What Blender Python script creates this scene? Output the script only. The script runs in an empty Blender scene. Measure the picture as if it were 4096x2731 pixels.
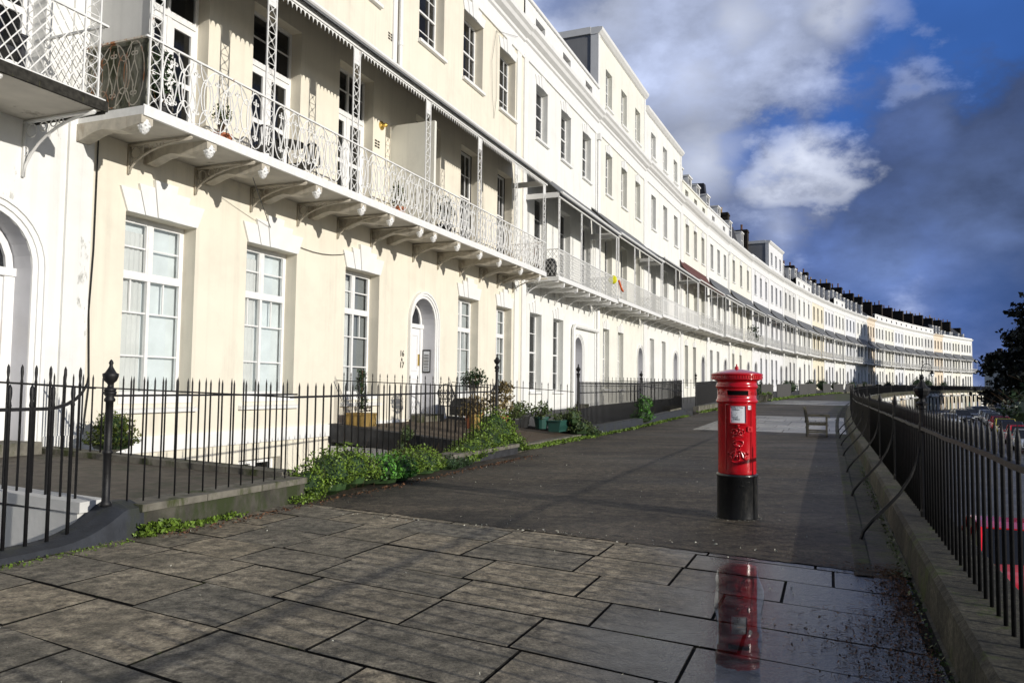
import bpy, math, random
from mathutils import Vector, Matrix
random.seed(11)
R=random.random
def U(a,b): return a+(b-a)*R()
C=bpy.context.scene.collection
sin,cos,pi=math.sin,math.cos,math.pi
# ---------------------------------------------------------------- helpers
class MB:
    def __init__(s): s.v=[];s.f=[]
    def add(s,vs,fs):
        k=len(s.v); s.v+=vs; s.f+=[tuple(i+k for i in f) for f in fs]; return s
    def poly(s,*ps): return s.add([tuple(p) for p in ps],[tuple(range(len(ps)))])
    def box(s,x0,x1,y0,y1,z0,z1):
        if x0>x1:x0,x1=x1,x0
        if y0>y1:y0,y1=y1,y0
        if z0>z1:z0,z1=z1,z0
        return s.add([(x0,y0,z0),(x1,y0,z0),(x1,y1,z0),(x0,y1,z0),(x0,y0,z1),(x1,y0,z1),(x1,y1,z1),(x0,y1,z1)],
          [(0,3,2,1),(4,5,6,7),(0,1,5,4),(1,2,6,5),(2,3,7,6),(3,0,4,7)])
    def ext(s,poly,axis,a,b):
        """extrude a 2-D polygon along axis 0/1/2 from a to b"""
        n=len(poly)
        def P(u,w,t): return (t,u,w) if axis==0 else (u,t,w) if axis==1 else (u,w,t)
        vs=[P(u,w,a) for u,w in poly]+[P(u,w,b) for u,w in poly]
        fs=[tuple(range(n))[::-1],tuple(range(n,2*n))]+[(i,(i+1)%n,(i+1)%n+n,i+n) for i in range(n)]
        return s.add(vs,fs)
    def tube(s,pts,r,n=4,closed=False,caps=True):
        pts=[Vector(p) for p in pts]; m=len(pts)
        if m<2:return s
        rr=r if isinstance(r,(list,tuple)) else [r]*m
        vs=[];ref=None
        for i,p in enumerate(pts):
            a=pts[(i-1)%m] if (closed or i>0) else p; b=pts[(i+1)%m] if (closed or i<m-1) else p
            t=(b-a); t=t.normalized() if t.length>1e-9 else Vector((0,0,1))
            if ref is None: ref=Vector((0,0,1)) if abs(t.z)<.9 else Vector((1,0,0))
            u=t.cross(ref)
            if u.length<1e-4: u=t.cross(Vector((0.3,1,.2)))
            u.normalize(); w=t.cross(u).normalized(); ref=w.cross(t) if False else ref
            for k in range(n):
                q=2*pi*(k+.5)/n; vs.append(tuple(p+(u*cos(q)+w*sin(q))*rr[i]))
        fs=[]
        for i in range(m if closed else m-1):
            j=(i+1)%m
            for k in range(n):
                l=(k+1)%n; fs.append((i*n+k,i*n+l,j*n+l,j*n+k))
        if caps and not closed: fs+= [tuple(range(n))[::-1],tuple(range((m-1)*n,m*n))]
        return s.add(vs,fs)
    def lathe(s,prof,cx=0,cy=0,n=8,z0=0,cap=True):
        vs=[];m=len(prof)
        for r,z in prof:
            for k in range(n):
                q=2*pi*k/n; vs.append((cx+r*cos(q),cy+r*sin(q),z0+z))
        fs=[(i*n+k,i*n+(k+1)%n,(i+1)*n+(k+1)%n,(i+1)*n+k) for i in range(m-1) for k in range(n)]
        if cap: fs+=[tuple(range(n))[::-1],tuple(range((m-1)*n,m*n))]
        return s.add(vs,fs)
    def leaf(s,c,sz,ax=None):
        a=Vector((U(-1,1),U(-1,1),U(-1,1))).normalized(); b=a.cross(Vector((U(-1,1),U(-1,1),U(-1,1)))).normalized()
        c=Vector(c); a*=sz; b*=sz*U(.45,.7)
        return s.add([tuple(c-a),tuple(c+b*.9-a*.1),tuple(c+a),tuple(c-b*.9-a*.1)],[(0,1,2,3)])
    def move(s,M):
        s.v=[tuple(M@Vector(p)) for p in s.v]; return s
    def mesh(s,name,mat,smooth=False):
        me=bpy.data.meshes.new(name); me.from_pydata(s.v,[],s.f)
        if mat: me.materials.append(mat)
        if smooth: me.polygons.foreach_set('use_smooth',[True]*len(me.polygons))
        me.update(); return me
def obj(name,mb,mat,parent=None,smooth=False,loc=None,mw=None,**kw):
    me=mb if isinstance(mb,bpy.types.Mesh) else mb.mesh(name,mat,smooth)
    o=bpy.data.objects.new(name,me); C.objects.link(o)
    if parent: o.parent=parent
    if loc: o.location=loc
    if mw: o.matrix_world=mw
    for k,v in kw.items(): o[k]=v
    return o
def thing(name,label,cat,loc=(0,0,0),rz=0,group=None,mw=None):
    o=bpy.data.objects.new(name,None); C.objects.link(o); o.empty_display_size=.2
    o.location=loc; o.rotation_euler=(0,0,rz)
    if mw is not None: o.matrix_world=mw
    o['label']=label;o['category']=cat
    if group:o['group']=group
    return o
def dup(root,label=None,loc=None,rz=None,mw=None):
    r=root.copy(); C.objects.link(r)
    if loc is not None:r.location=loc
    if rz is not None:r.rotation_euler=(0,0,rz)
    if mw is not None:r.matrix_world=mw
    if label:r['label']=label
    def rec(a,b):
        for ch in list(a.children):
            c=ch.copy(); C.objects.link(c); c.parent=b; rec(ch,c)
    rec(root,r); return r
def text_mb(txt,size,depth=0.0,align='CENTER'):
    cu=bpy.data.curves.new('t','FONT'); cu.body=txt; cu.size=size; cu.extrude=depth; cu.align_x=align; cu.resolution_u=2
    o=bpy.data.objects.new('t',cu); C.objects.link(o)
    dg=bpy.context.evaluated_depsgraph_get(); dg.update()
    me=bpy.data.meshes.new_from_object(o.evaluated_get(dg)); m=MB()
    m.v=[tuple(v.co) for v in me.vertices]; m.f=[tuple(p.vertices) for p in me.polygons]
    bpy.data.objects.remove(o); bpy.data.curves.remove(cu); bpy.data.meshes.remove(me); return m
# ---------------------------------------------------------------- materials
def nodes(name):
    m=bpy.data.materials.new(name); m.use_nodes=True; nt=m.node_tree; return m,nt,nt.nodes['Principled BSDF']
def N(nt,t,**kw):
    n=nt.nodes.new(t)
    for k,v in kw.items():
        if k=='inp':
            for a,b in v.items(): n.inputs[a].default_value=b
        else: setattr(n,k,v)
    return n
def L(nt,a,b): nt.links.new(a,b)
def ramp(nt,src,p0,c0,p1,c1,interp='LINEAR'):
    r=N(nt,'ShaderNodeValToRGB'); r.color_ramp.interpolation=interp
    e=r.color_ramp.elements; e[0].position=p0;e[0].color=c0;e[1].position=p1;e[1].color=c1
    L(nt,src,r.inputs[0]); return r.outputs[0]
def g4(v): return (v,v,v,1)
def mix(nt,fac,a,b,mode='MIX'):
    m=N(nt,'ShaderNodeMix',data_type='RGBA',blend_type=mode)
    for s,v in ((0,fac),(6,a),(7,b)):
        if isinstance(v,(int,float)): m.inputs[s].default_value=v
        elif isinstance(v,tuple): m.inputs[s].default_value=v if len(v)==4 else v+(1,)
        else: L(nt,v,m.inputs[s])
    return m.outputs[2]
def noise(nt,scale,detail=4,rough=.55,co=None,out=0,stretch=None,kind='Object'):
    t=N(nt,'ShaderNodeTexNoise',inp={'Scale':scale,'Detail':detail,'Roughness':rough})
    tc=N(nt,'ShaderNodeTexCoord'); src=co or tc.outputs[kind]
    if stretch:
        mp=N(nt,'ShaderNodeMapping'); mp.inputs['Scale'].default_value=stretch; L(nt,src,mp.inputs[0]); src=mp.outputs[0]
    L(nt,src,t.inputs[0]); return t.outputs[out]
def bump(nt,b,src,st,dist=.02):
    n=N(nt,'ShaderNodeBump',inp={'Strength':st,'Distance':dist}); L(nt,src,n.inputs['Height']); L(nt,n.outputs[0],b.inputs['Normal'])
def mat(name,col,rough=.6,var=.15,scale=6,bumpst=.1,spec=.5,metal=0,grime=None,gscale=1.2,island=0,stretch=None,gth=(.5,.7),bscale=None,streak=0):
    m,nt,b=nodes(name)
    f=noise(nt,scale,stretch=stretch)
    c=mix(nt,ramp(nt,f,.3,g4(0),.7,g4(1)),tuple(x*(1-var) for x in col),tuple(min(1,x*(1+var)) for x in col))
    if grime:
        gf=noise(nt,gscale,6,.7,stretch=(1,1,.35))
        c=mix(nt,ramp(nt,gf,gth[0],g4(0),gth[1],g4(1)),c,grime)
    if streak: c=mix(nt,1.0,c,mix(nt,.5,ramp(nt,noise(nt,1.0,6,.65,stretch=(5,5,.16)),.50,g4(1),.74,g4(1-streak)),ramp(nt,noise(nt,.7,7,.7),.5,g4(1),.75,g4(1-streak))),'MULTIPLY')
    if island:
        gi=N(nt,'ShaderNodeNewGeometry'); c=mix(nt,1.0,c,ramp(nt,gi.outputs['Random Per Island'],0,g4(1-island),1,g4(1+island)),'MULTIPLY')
    L(nt,c,b.inputs['Base Color']); b.inputs['Roughness'].default_value=rough
    b.inputs['Specular IOR Level'].default_value=spec; b.inputs['Metallic'].default_value=metal
    if bumpst: bump(nt,b,noise(nt,bscale or scale*8,3),bumpst,.01)
    return m
def stucco(name,col,grime=.0,gk=.8):
    g=tuple(x*.62 for x in col) if grime else None
    return mat(name,col,.75,.035,.9,.12,.3,grime=tuple(x*.8 for x in col),gscale=.9,gth=(.56,.85) if not grime else (.5,.62),bscale=30,streak=.22)
M={}
M['cream']=stucco('cream_stucco',(.785,.735,.615))
M['cream2']=stucco('pale_cream_stucco',(.79,.78,.70))
M['white']=stucco('white_stucco',(.80,.80,.76))
M['white2']=mat('old_peeling_white_stucco',(.80,.80,.77),.75,.04,1.1,.3,.3,grime=(.30,.30,.27),gscale=1.7,gth=(.60,.66),bscale=30,streak=.25)
M['lilac']=stucco('pale_lilac_stucco',(.75,.755,.77))
M['yellow']=stucco('pale_yellow_stucco',(.78,.72,.57))
M['peach']=stucco('peach_stucco',(.77,.66,.52))
M['paleblue']=stucco('pale_blue_stucco',(.73,.75,.78))
M['greyw']=stucco('grey_white_stucco',(.66,.66,.64))
M['trim']=mat('white_trim_paint',(.82,.82,.80),.45,.04,3,.08,.4)
M['wood']=mat('white_window_paint',(.80,.80,.79),.4,.05,8,.05,.4)
M['iron_w']=mat('white_iron_paint',(.80,.80,.78),.42,.06,12,.1,.5,grime=(.42,.22,.10),gscale=3.5,gth=(.66,.7))
M['iron_r']=mat('rusty_white_iron_paint',(.62,.58,.50),.55,.15,12,.15,.4,grime=(.38,.14,.04),gscale=5,gth=(.5,.6))
M['bracket']=mat('weathered_bracket_paint',(.50,.46,.38),.6,.15,8,.2,.4,grime=(.28,.2,.13),gscale=3,gth=(.55,.7))
M['soffit']=mat('balcony_soffit_paint',(.55,.52,.46),.8,.12,2,.2,.3,grime=(.2,.18,.15),gscale=1.6,gth=(.6,.7))
M['iron']=mat('black_iron_paint',(.011,.011,.012),.5,.4,14,.25,.35,grime=(.05,.045,.035),gscale=5,gth=(.62,.7))
M['lead']=mat('lead_sheet_roof',(.13,.135,.14),.55,.2,2,.2,.4,stretch=(8,1,1))
M['copper']=mat('rust_red_sheet_roof',(.12,.05,.038),.6,.25,3,.2,.3,stretch=(8,1,1))
M['slate']=mat('dark_roof_slate',(.035,.036,.042),.6,.3,5,.3,.4)
M['tile']=mat('brown_roof_tile',(.12,.06,.045),.8,.3,5,.3,.3)
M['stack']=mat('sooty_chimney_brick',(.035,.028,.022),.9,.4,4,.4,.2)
M['pot']=mat('clay_chimney_pot',(.16,.08,.05),.8,.4,5,.2,.2)
M['potl']=mat('buff_chimney_pot',(.34,.24,.13),.8,.3,5,.2,.2)
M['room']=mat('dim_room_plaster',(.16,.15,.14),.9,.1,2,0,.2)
M['curtain']=mat('pale_curtain',(.70,.69,.66),.9,.06,4,0,.1)
M['door']=mat('white_door_paint',(.80,.80,.80),.35,.03,6,.03,.5)
M['reveal']=mat('lilac_grey_porch_paint',(.60,.60,.625),.6,.05,3,.05,.3)
M['darkfas']=mat('mossy_black_slab_edge',(.035,.033,.028),.9,.5,12,.5,.2,grime=(.09,.09,.04),gscale=8,gth=(.6,.65))
M['screenmoss']=mat('mossy_blackened_screen_base',(.17,.17,.14),.9,.5,4,.3,.2,grime=(.05,.055,.03),gscale=3,gth=(.45,.6))
M['areastone']=mat('weathered_kerb_stone',(.15,.14,.115),.85,.35,6,.6,.3,grime=(.05,.06,.02),gscale=3,gth=(.5,.62))
M['rubble']=mat('mossy_dwarf_wall_render',(.065,.062,.05),.9,.4,4,.7,.3,grime=(.035,.045,.018),gscale=2,gth=(.44,.55))
M['bluekerb']=mat('blue_grey_plinth_render',(.028,.032,.040),.75,.3,6,.5,.4,grime=(.03,.035,.03),gscale=3,gth=(.52,.62))
M['areawhite']=mat('flaking_white_area_wall',(.58,.58,.56),.85,.12,2,.3,.3,grime=(.25,.23,.2),gscale=1.2,gth=(.6,.72))
M['tarred']=mat('black_tarred_parapet',(.03,.031,.034),.7,.4,6,.5,.4)
M['pavedark']=mat('worn_forecourt_flagstone',(.085,.072,.055),.75,.35,5,.6,.4,grime=(.04,.045,.025),gscale=2,gth=(.52,.66))
M['pavered']=mat('brown_forecourt_asphalt',(.10,.075,.05),.8,.25,6,.5,.35)
M['brass']=mat('brass',(.6,.42,.12),.3,.1,10,0,.5,1)
M['black']=mat('black_plastic',(.02,.02,.02),.4,.3,10,.05,.5)
M['terracotta']=mat('terracotta_pot',(.45,.16,.08),.8,.15,8,.1,.3)
M['yellowpot']=mat('ochre_stone_planter',(.42,.28,.09),.8,.2,9,.3,.3)
M['greenpot']=mat('green_plastic_trough',(.02,.075,.06),.45,.1,6,.05,.5)
M['soil']=mat('potting_soil',(.03,.02,.012),.95,.4,20,.5,.2)
M['teak']=mat('silvered_bench_wood',(.115,.105,.078),.7,.35,5,.35,.3,stretch=(1,1,6),grime=(.07,.08,.04),gscale=4,gth=(.58,.68))
def leafm(name,col,isl=.55,rough=.5): return mat(name,col,rough,.3,6,0,.35,island=isl)
M['leaf']=leafm('bright_green_leaves',(.115,.185,.022))
M['leaf2']=leafm('fresh_green_leaves',(.075,.21,.028),.4)
M['leaf3']=leafm('dull_olive_leaves',(.07,.10,.03))
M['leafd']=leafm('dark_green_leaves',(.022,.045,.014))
M['conif']=leafm('yellow_green_conifer_sprays',(.075,.10,.014),.6)
M['pine']=leafm('dark_pine_needles',(.009,.013,.008),.5,.7)
M['brownleaf']=leafm('brown_fallen_leaves',(.11,.055,.028),.7,.8)
M['redleaf']=leafm('variegated_leaves',(.16,.12,.05),.7)
M['bark']=mat('tree_bark',(.04,.03,.022),.9,.4,6,.6,.2,stretch=(1,1,.2))
M['twig']=mat('brown_stems',(.09,.055,.03),.8,.3,6,0,.2)
def glassm(name,tint=(.02,.025,.03),rough=.02):
    m,nt,b=nodes(name); out=nt.nodes['Material Output']
    tr=N(nt,'ShaderNodeBsdfTransparent',inp={'Color':(.82,.85,.86,1)}); gl=N(nt,'ShaderNodeBsdfGlossy',inp={'Roughness':rough,'Color':(.95,.97,1,1)})
    fr=N(nt,'ShaderNodeFresnel',inp={'IOR':1.52}); ms=N(nt,'ShaderNodeMixShader'); bp=N(nt,'ShaderNodeBump',inp={'Strength':.06,'Distance':.02})
    L(nt,noise(nt,1.3,1),bp.inputs['Height']); L(nt,bp.outputs[0],gl.inputs['Normal'])
    L(nt,fr.outputs[0],ms.inputs[0]);L(nt,tr.outputs[0],ms.inputs[1]);L(nt,gl.outputs[0],ms.inputs[2]);L(nt,ms.outputs[0],out.inputs[0]); return m
M['glass']=glassm('window_glass')
M['glassd']=mat('dark_window_glass',(.018,.02,.024),.06,.3,.7,0,.6)
def ground_mat(name,base,hi,rough,sc,wet=None,isl=0,moss=None,spec=.5,bst=.5,fence=False):
    m,nt,b=nodes(name)
    f1=noise(nt,sc,9,.8); f2=noise(nt,.45,4,.6,stretch=(1,2.2,1)); f3=noise(nt,sc*5,4,.75)
    c=mix(nt,ramp(nt,f1,.38,g4(0),.64,g4(1)),base,hi)
    c=mix(nt,1.0,c,ramp(nt,f2,.36,(.55,.54,.54,1),.62,(1.5,1.42,1.3,1)),'MULTIPLY')
    c=mix(nt,1.0,c,ramp(nt,f3,.34,g4(.45),.68,g4(1.7)),'MULTIPLY')
    if isl:
        gi=N(nt,'ShaderNodeNewGeometry'); c=mix(nt,1.0,c,ramp(nt,gi.outputs['Random Per Island'],0,g4(1-isl),1,g4(1+isl)),'MULTIPLY')
    if moss:
        fm=noise(nt,1.1,8,.8); c=mix(nt,ramp(nt,fm,moss,g4(0),moss+.05,g4(.75)),c,(.05,.07,.012,1))
    L(nt,c,b.inputs['Base Color']); b.inputs['Specular IOR Level'].default_value=spec
    if wet is not None:
        fw=noise(nt,.35,3,.5); L(nt,ramp(nt,fw,.42,g4(rough),.62,g4(wet)),b.inputs['Roughness'])
    else: b.inputs['Roughness'].default_value=rough
    
    if fence:
        geo=N(nt,'ShaderNodeNewGeometry'); dp=N(nt,'ShaderNodeVectorMath',operation='DOT_PRODUCT'); L(nt,geo.outputs['Position'],dp.inputs[0]); dp.inputs[1].default_value=(.9269,-.3754,0)
        a=N(nt,'ShaderNodeMath',operation='MULTIPLY_ADD'); L(nt,noise(nt,1.7,7,.75),a.inputs[0]); a.inputs[1].default_value=2.6; L(nt,dp.outputs['Value'],a.inputs[2])
        c2=mix(nt,ramp(nt,a.outputs[0],.0,g4(0),1,g4(.8)),c,(.055,.06,.012,1)); mp=N(nt,'ShaderNodeMapRange',inp={'From Min':1.55,'From Max':1.95}); L(nt,a.outputs[0],mp.inputs[0]); c2=mix(nt,mp.outputs[0],c,(.05,.055,.010,1)); L(nt,c2,b.inputs['Base Color'])
    bump(nt,b,mix(nt,.5,noise(nt,sc*2.2,9,.8),f3),bst,.025); return m
M['asphalt']=ground_mat('old_terrace_asphalt',(.016,.014,.011),(.105,.090,.068),.72,7,.6,moss=.70,bst=1.0,spec=.35,fence=True)
M['road']=ground_mat('street_asphalt',(.05,.053,.06),(.075,.078,.085),.6,3,.5)
def slabmat():
    m,nt,b=nodes('pennant_paving_slab'); geo=N(nt,'ShaderNodeNewGeometry')
    f1=noise(nt,9,8,.75); f2=noise(nt,.6,4,.6); f3=noise(nt,55,3,.7); f4=noise(nt,2.2,5,.6,stretch=(1,1,1))
    dry=mix(nt,ramp(nt,f1,.38,g4(0),.62,g4(1)),(.068,.058,.042,1),(.44,.385,.285,1))
    dry=mix(nt,ramp(nt,f4,.42,g4(0),.62,g4(.55)),dry,(.09,.083,.06,1))
    wet=mix(nt,ramp(nt,f1,.36,g4(0),.66,g4(1)),(.026,.028,.031,1),(.065,.07,.076,1))
    # damp towards the street fence: distance across the terrace in metres
    dp=N(nt,'ShaderNodeVectorMath',operation='DOT_PRODUCT'); L(nt,geo.outputs['Position'],dp.inputs[0]); dp.inputs[1].default_value=(.9269,-.3754,0)
    ad=N(nt,'ShaderNodeMath',operation='ADD'); L(nt,dp.outputs['Value'],ad.inputs[0]); ad.inputs[1].default_value=11.07-9.75
    n2=N(nt,'ShaderNodeMath',operation='MULTIPLY_ADD'); L(nt,f2,n2.inputs[0]); n2.inputs[1].default_value=1.6; n2.inputs[2].default_value=-.8
    a2=N(nt,'ShaderNodeMath',operation='ADD'); L(nt,ad.outputs[0],a2.inputs[0]); L(nt,n2.outputs[0],a2.inputs[1])
    mr=N(nt,'ShaderNodeMapRange',interpolation_type='SMOOTHSTEP',inp={'From Min':-.45,'From Max':.55}); L(nt,a2.outputs[0],mr.inputs[0])
    c=mix(nt,mr.outputs[0],dry,wet); c=mix(nt,1.0,c,ramp(nt,f2,.3,g4(.75),.7,g4(1.2)),'MULTIPLY'); c=mix(nt,1.0,c,ramp(nt,f3,.3,g4(.6),.7,g4(1.4)),'MULTIPLY')
    c=mix(nt,1.0,c,ramp(nt,geo.outputs['Random Per Island'],0,(.70,.72,.74,1),1,(1.28,1.22,1.12,1)),'MULTIPLY')
    fm=noise(nt,1.6,8,.8); c=mix(nt,ramp(nt,fm,.70,g4(0),.74,g4(.7)),c,(.06,.075,.015,1))
    L(nt,c,b.inputs['Base Color']); L(nt,ramp(nt,mr.outputs[0],0,g4(.72),1,g4(.26)),b.inputs['Roughness'])
    f5=noise(nt,1.0,10,.74,stretch=(11,17,11)); f6=mix(nt,.45,f5,f3)
    n=N(nt,'ShaderNodeBump',inp={'Distance':.03}); L(nt,f6,n.inputs['Height']); L(nt,ramp(nt,mr.outputs[0],0,g4(1.0),1,g4(.22)),n.inputs['Strength']); L(nt,n.outputs[0],b.inputs['Normal']); return m
M['slab']=slabmat()
M['slabw']=ground_mat('damp_blue_grey_slab',(.045,.048,.052),(.085,.09,.095),.45,6,.25,isl=.18,moss=.74,bst=.45)
M['slabp']=ground_mat('pale_damp_slab_band',(.13,.13,.125),(.21,.21,.20),.4,4,.25,isl=.25,bst=.4)
M['joint']=mat('dark_slab_joint_dirt',(.012,.011,.009),.9,.5,20,.6,.2,grime=(.03,.04,.01),gscale=3,gth=(.6,.66))
M['coping']=ground_mat('mossy_fence_coping',(.026,.026,.019),(.075,.072,.055),.8,6,None,moss=.54,spec=.3)
M['earth']=mat('ground_earth',(.07,.065,.05),.9,.3,.05,0,.2)
def reflectm():
    m,nt,b=nodes('reflection_water_film'); out=nt.nodes['Material Output']
    tr=N(nt,'ShaderNodeBsdfTransparent',inp={'Color':(.9,.9,.9,1)}); gl=N(nt,'ShaderNodeBsdfGlossy',inp={'Roughness':.0})
    fr=N(nt,'ShaderNodeFresnel',inp={'IOR':1.22}); ms=N(nt,'ShaderNodeMixShader'); bp=N(nt,'ShaderNodeBump',inp={'Strength':.04,'Distance':.002}); L(nt,noise(nt,14,4,.6),bp.inputs['Height']); L(nt,bp.outputs[0],gl.inputs['Normal']); gl.inputs['Roughness'].default_value=.012
    dry=ramp(nt,noise(nt,6,7,.75),.34,g4(.5),.54,g4(1.0)); fm=N(nt,'ShaderNodeMath',operation='MULTIPLY'); L(nt,fr.outputs[0],fm.inputs[0]); L(nt,dry,fm.inputs[1])
    L(nt,fm.outputs[0],ms.inputs[0]);L(nt,tr.outputs[0],ms.inputs[1]);L(nt,gl.outputs[0],ms.inputs[2]);L(nt,ms.outputs[0],out.inputs[0]); return m
M['water']=reflectm()
# pillar box paint: glossy red
def gloss(name,col,rough=.16,coat=.6,bst=.06,gr=None):
    m=mat(name,col,rough,.08,5,bst,.5,bscale=22,grime=gr,gscale=4.5,gth=(.56,.66)); b=m.node_tree.nodes['Principled BSDF']; b.inputs['Coat Weight'].default_value=coat; b.inputs['Coat Roughness'].default_value=.08; return m
M['red']=gloss('post_box_red_gloss',(.52,.006,.014),.22,.5,.16,(.33,.006,.010))
M['boxblack']=gloss('post_box_black_gloss',(.012,.013,.014),.3,.3,.35,(.045,.043,.038))
M['slot']=mat('dark_slot',(.003,.003,.003),.8,.1,5,0,.1)
M['paper']=mat('white_notice_paper',(.72,.75,.78),.35,.04,5,0,.5)
M['ink']=mat('black_ink',(.02,.02,.02),.6,.1,5,0,.3)
for k,c in dict(carred=(.80,.010,.022),carsilver=(.42,.46,.50),cardark=(.02,.024,.035),carwhite=(.62,.66,.68),carblue=(.02,.04,.13),cargrey=(.12,.13,.14),caryellow=(.5,.42,.02)).items(): M[k]=gloss(k+'_paint',c,.25,.8,0)
M['tyre']=mat('tyre_rubber',(.015,.015,.015),.8,.2,20,0,.3)
M['rim']=mat('alloy_rim',(.4,.4,.42),.3,.1,10,0,.5,.8)
M['lampglass']=mat('headlamp_glass',(.7,.75,.8),.08,.05,5,0,.8)
# ---------------------------------------------------------------- camera, light, sky
cam=bpy.data.cameras.new('camera'); co=bpy.data.objects.new('camera',cam); C.objects.link(co)
cam.lens=36*1800/2352; cam.sensor_width=36; cam.clip_end=5000; cam.clip_start=.05
co.matrix_world=Matrix.Translation((0,0,1.46))@Matrix.Rotation(math.radians(93.3),4,'X')@Matrix.Rotation(math.radians(.7),4,'Z')
bpy.context.scene.camera=co
camR=co.matrix_world.to_3x3()
def pxdir(x,y):
    v=camR@Vector(((x-1176)/1800,-(y-784)/1800,-1)); return v.normalized()
TH=math.atan(.405); D=Vector((sin(TH),cos(TH),0)); NN=Vector((D.y,-D.x,0)); A0=Vector((-6.6,13.2,0))
sund=(NN*1.0+D*-.23+Vector((0,0,.272))).normalized()
sun=bpy.data.lights.new('sun','SUN'); sun.energy=3.5; sun.angle=math.radians(.5); sun.color=(1,.945,.86)
so=bpy.data.objects.new('sun',sun); C.objects.link(so); so.rotation_euler=sund.to_track_quat('Z','Y').to_euler(); so.location=(20,-20,30)
w=bpy.data.worlds.new('World'); bpy.context.scene.world=w; w.use_nodes=True; nt=w.node_tree
bg=nt.nodes['Background']; sky=N(nt,'ShaderNodeTexSky',sky_type='NISHITA',sun_disc=False)
sky.sun_elevation=math.asin(sund.z); sky.sun_rotation=math.atan2(sund.x,sund.y)
tc=N(nt,'ShaderNodeTexCoord'); dirv=tc.outputs['Generated']
def mth(op,a,b=None,c=None,clamp=False):
    n=N(nt,'ShaderNodeMath',operation=op,use_clamp=clamp)
    for i,v in enumerate((a,b,c)):
        if v is None: continue
        if isinstance(v,(int,float)): n.inputs[i].default_value=v
        else: L(nt,v,n.inputs[i])
    return n.outputs[0]
sx=N(nt,'ShaderNodeSeparateXYZ'); L(nt,dirv,sx.inputs[0])
zz=mth('ADD',mth('MAXIMUM',sx.outputs[2],0),.28)
cb=N(nt,'ShaderNodeCombineXYZ'); L(nt,mth('DIVIDE',sx.outputs[0],zz),cb.inputs[0]);L(nt,mth('DIVIDE',sx.outputs[1],zz),cb.inputs[1])
n1=noise(nt,1.5,9,.62,co=cb.outputs[0]); n2=noise(nt,.9,5,.5,co=cb.outputs[0],stretch=(1,1,1)); n3=noise(nt,7,9,.6,co=dirv,stretch=(1,1,1.6))
n4=noise(nt,2.6,4,.55,co=dirv,stretch=(1,1,1.8))
wob=mth('MULTIPLY',mth('SUBTRACT',n4,.5),.26); wob2=mth('MULTIPLY',mth('SUBTRACT',n3,.5),.24)
def blob(x,y,rin,rout,amp=1.0):
    """soft mask round a sky direction, edges broken by noise; radii in photo pixels"""
    d=pxdir(x,y); dp=N(nt,'ShaderNodeVectorMath',operation='DISTANCE'); L(nt,dirv,dp.inputs[0]); dp.inputs[1].default_value=d
    dd=mth('ADD',mth('ADD',dp.outputs['Value'],wob),wob2)
    mr=N(nt,'ShaderNodeMapRange',interpolation_type='SMOOTHSTEP',inp={'From Min':rout/1800,'From Max':rin/1800,'To Min':0,'To Max':amp}); L(nt,dd,mr.inputs[0]); return mr.outputs[0]
def mx(*a):
    r=a[0]
    for b in a[1:]: r=mth('MAXIMUM',r,b)
    return r
base=mix(nt,1.0,sky.outputs[0],(.62,.80,1.28,1),'MULTIPLY')
def z2d(x,y): return 1148+x*.8955,y*.8955
def B(x,y,a,b,amp=1.0): return blob(*z2d(x,y),a,b,amp)
slate=mx(B(1200,420,260,480),B(1330,170,120,260),B(960,640,160,330),B(1350,650,240,420),B(640,660,60,240,.9),B(1030,330,60,170))
gap=mx(B(1240,0,20,110),B(1120,70,30,130),B(1000,120,20,120),B(900,200,10,110),B(860,290,0,90),B(730,330,0,80,.9),B(610,400,0,80,.9),B(700,0,0,50,.6),B(745,655,0,60,.7),B(100,-60,20,160,.4),B(1180,800,0,160,.35),B(940,800,0,150,.4))
wht=mx(B(780,425,25,105),B(705,480,15,90,.9),B(720,590,0,110,.35),B(610,60,0,130,.55),B(480,190,0,150,.5),B(1040,190,0,50,.25),B(520,420,0,120,.5),B(860,30,0,110,.5),B(300,60,0,150,.25))
low=mx(B(1250,540,0,230,.55),B(1000,700,0,200,.5),B(1180,300,0,160,.3))
gen=ramp(nt,n2,.42,g4(0),.62,g4(1))
tex=ramp(nt,n1,.36,g4(.72),.68,g4(1.25)); tex2=ramp(nt,n3,.3,g4(.82),.7,g4(1.15))
K=10
def c10(r,g,b): return (r*K,g*K,b*K,1)
front=N(nt,'ShaderNodeMapRange',inp={'From Min':-.1,'From Max':.45}); L(nt,sx.outputs[1],front.inputs[0])
side=mth('MULTIPLY',gen,mth('SUBTRACT',1,front.outputs[0],clamp=True))
texa=mix(nt,1.0,ramp(nt,n4,.36,g4(.55),.66,g4(1.5)),mix(nt,1.0,ramp(nt,n3,.36,g4(.66),.66,g4(1.34)),ramp(nt,n1,.36,g4(.8),.66,g4(1.2)),'MULTIPLY'),'MULTIPLY')
cc=mix(nt,slate,c10(.30,.345,.48),c10(.074,.118,.275)); cc=mix(nt,low,cc,c10(.135,.195,.37)); cc=mix(nt,1.0,cc,texa,'MULTIPLY')
fr_=mix(nt,gap,cc,mix(nt,1.0,c10(.040,.118,.385),ramp(nt,n4,.3,g4(.8),.7,g4(1.25)),'MULTIPLY'))
wm=mth('MULTIPLY',wht,ramp(nt,n3,.34,g4(.35),.6,g4(1.0)))
fr_=mix(nt,wm,fr_,c10(.80,.85,.98))
bk=mix(nt,1.0,mix(nt,mth('MULTIPLY',gen,.6),base,c10(.30,.33,.40)),(.55,.55,.55,1),'MULTIPLY')
col=mix(nt,front.outputs[0],bk,fr_)
L(nt,col,bg.inputs[0]); bg.inputs[1].default_value=.1
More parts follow.
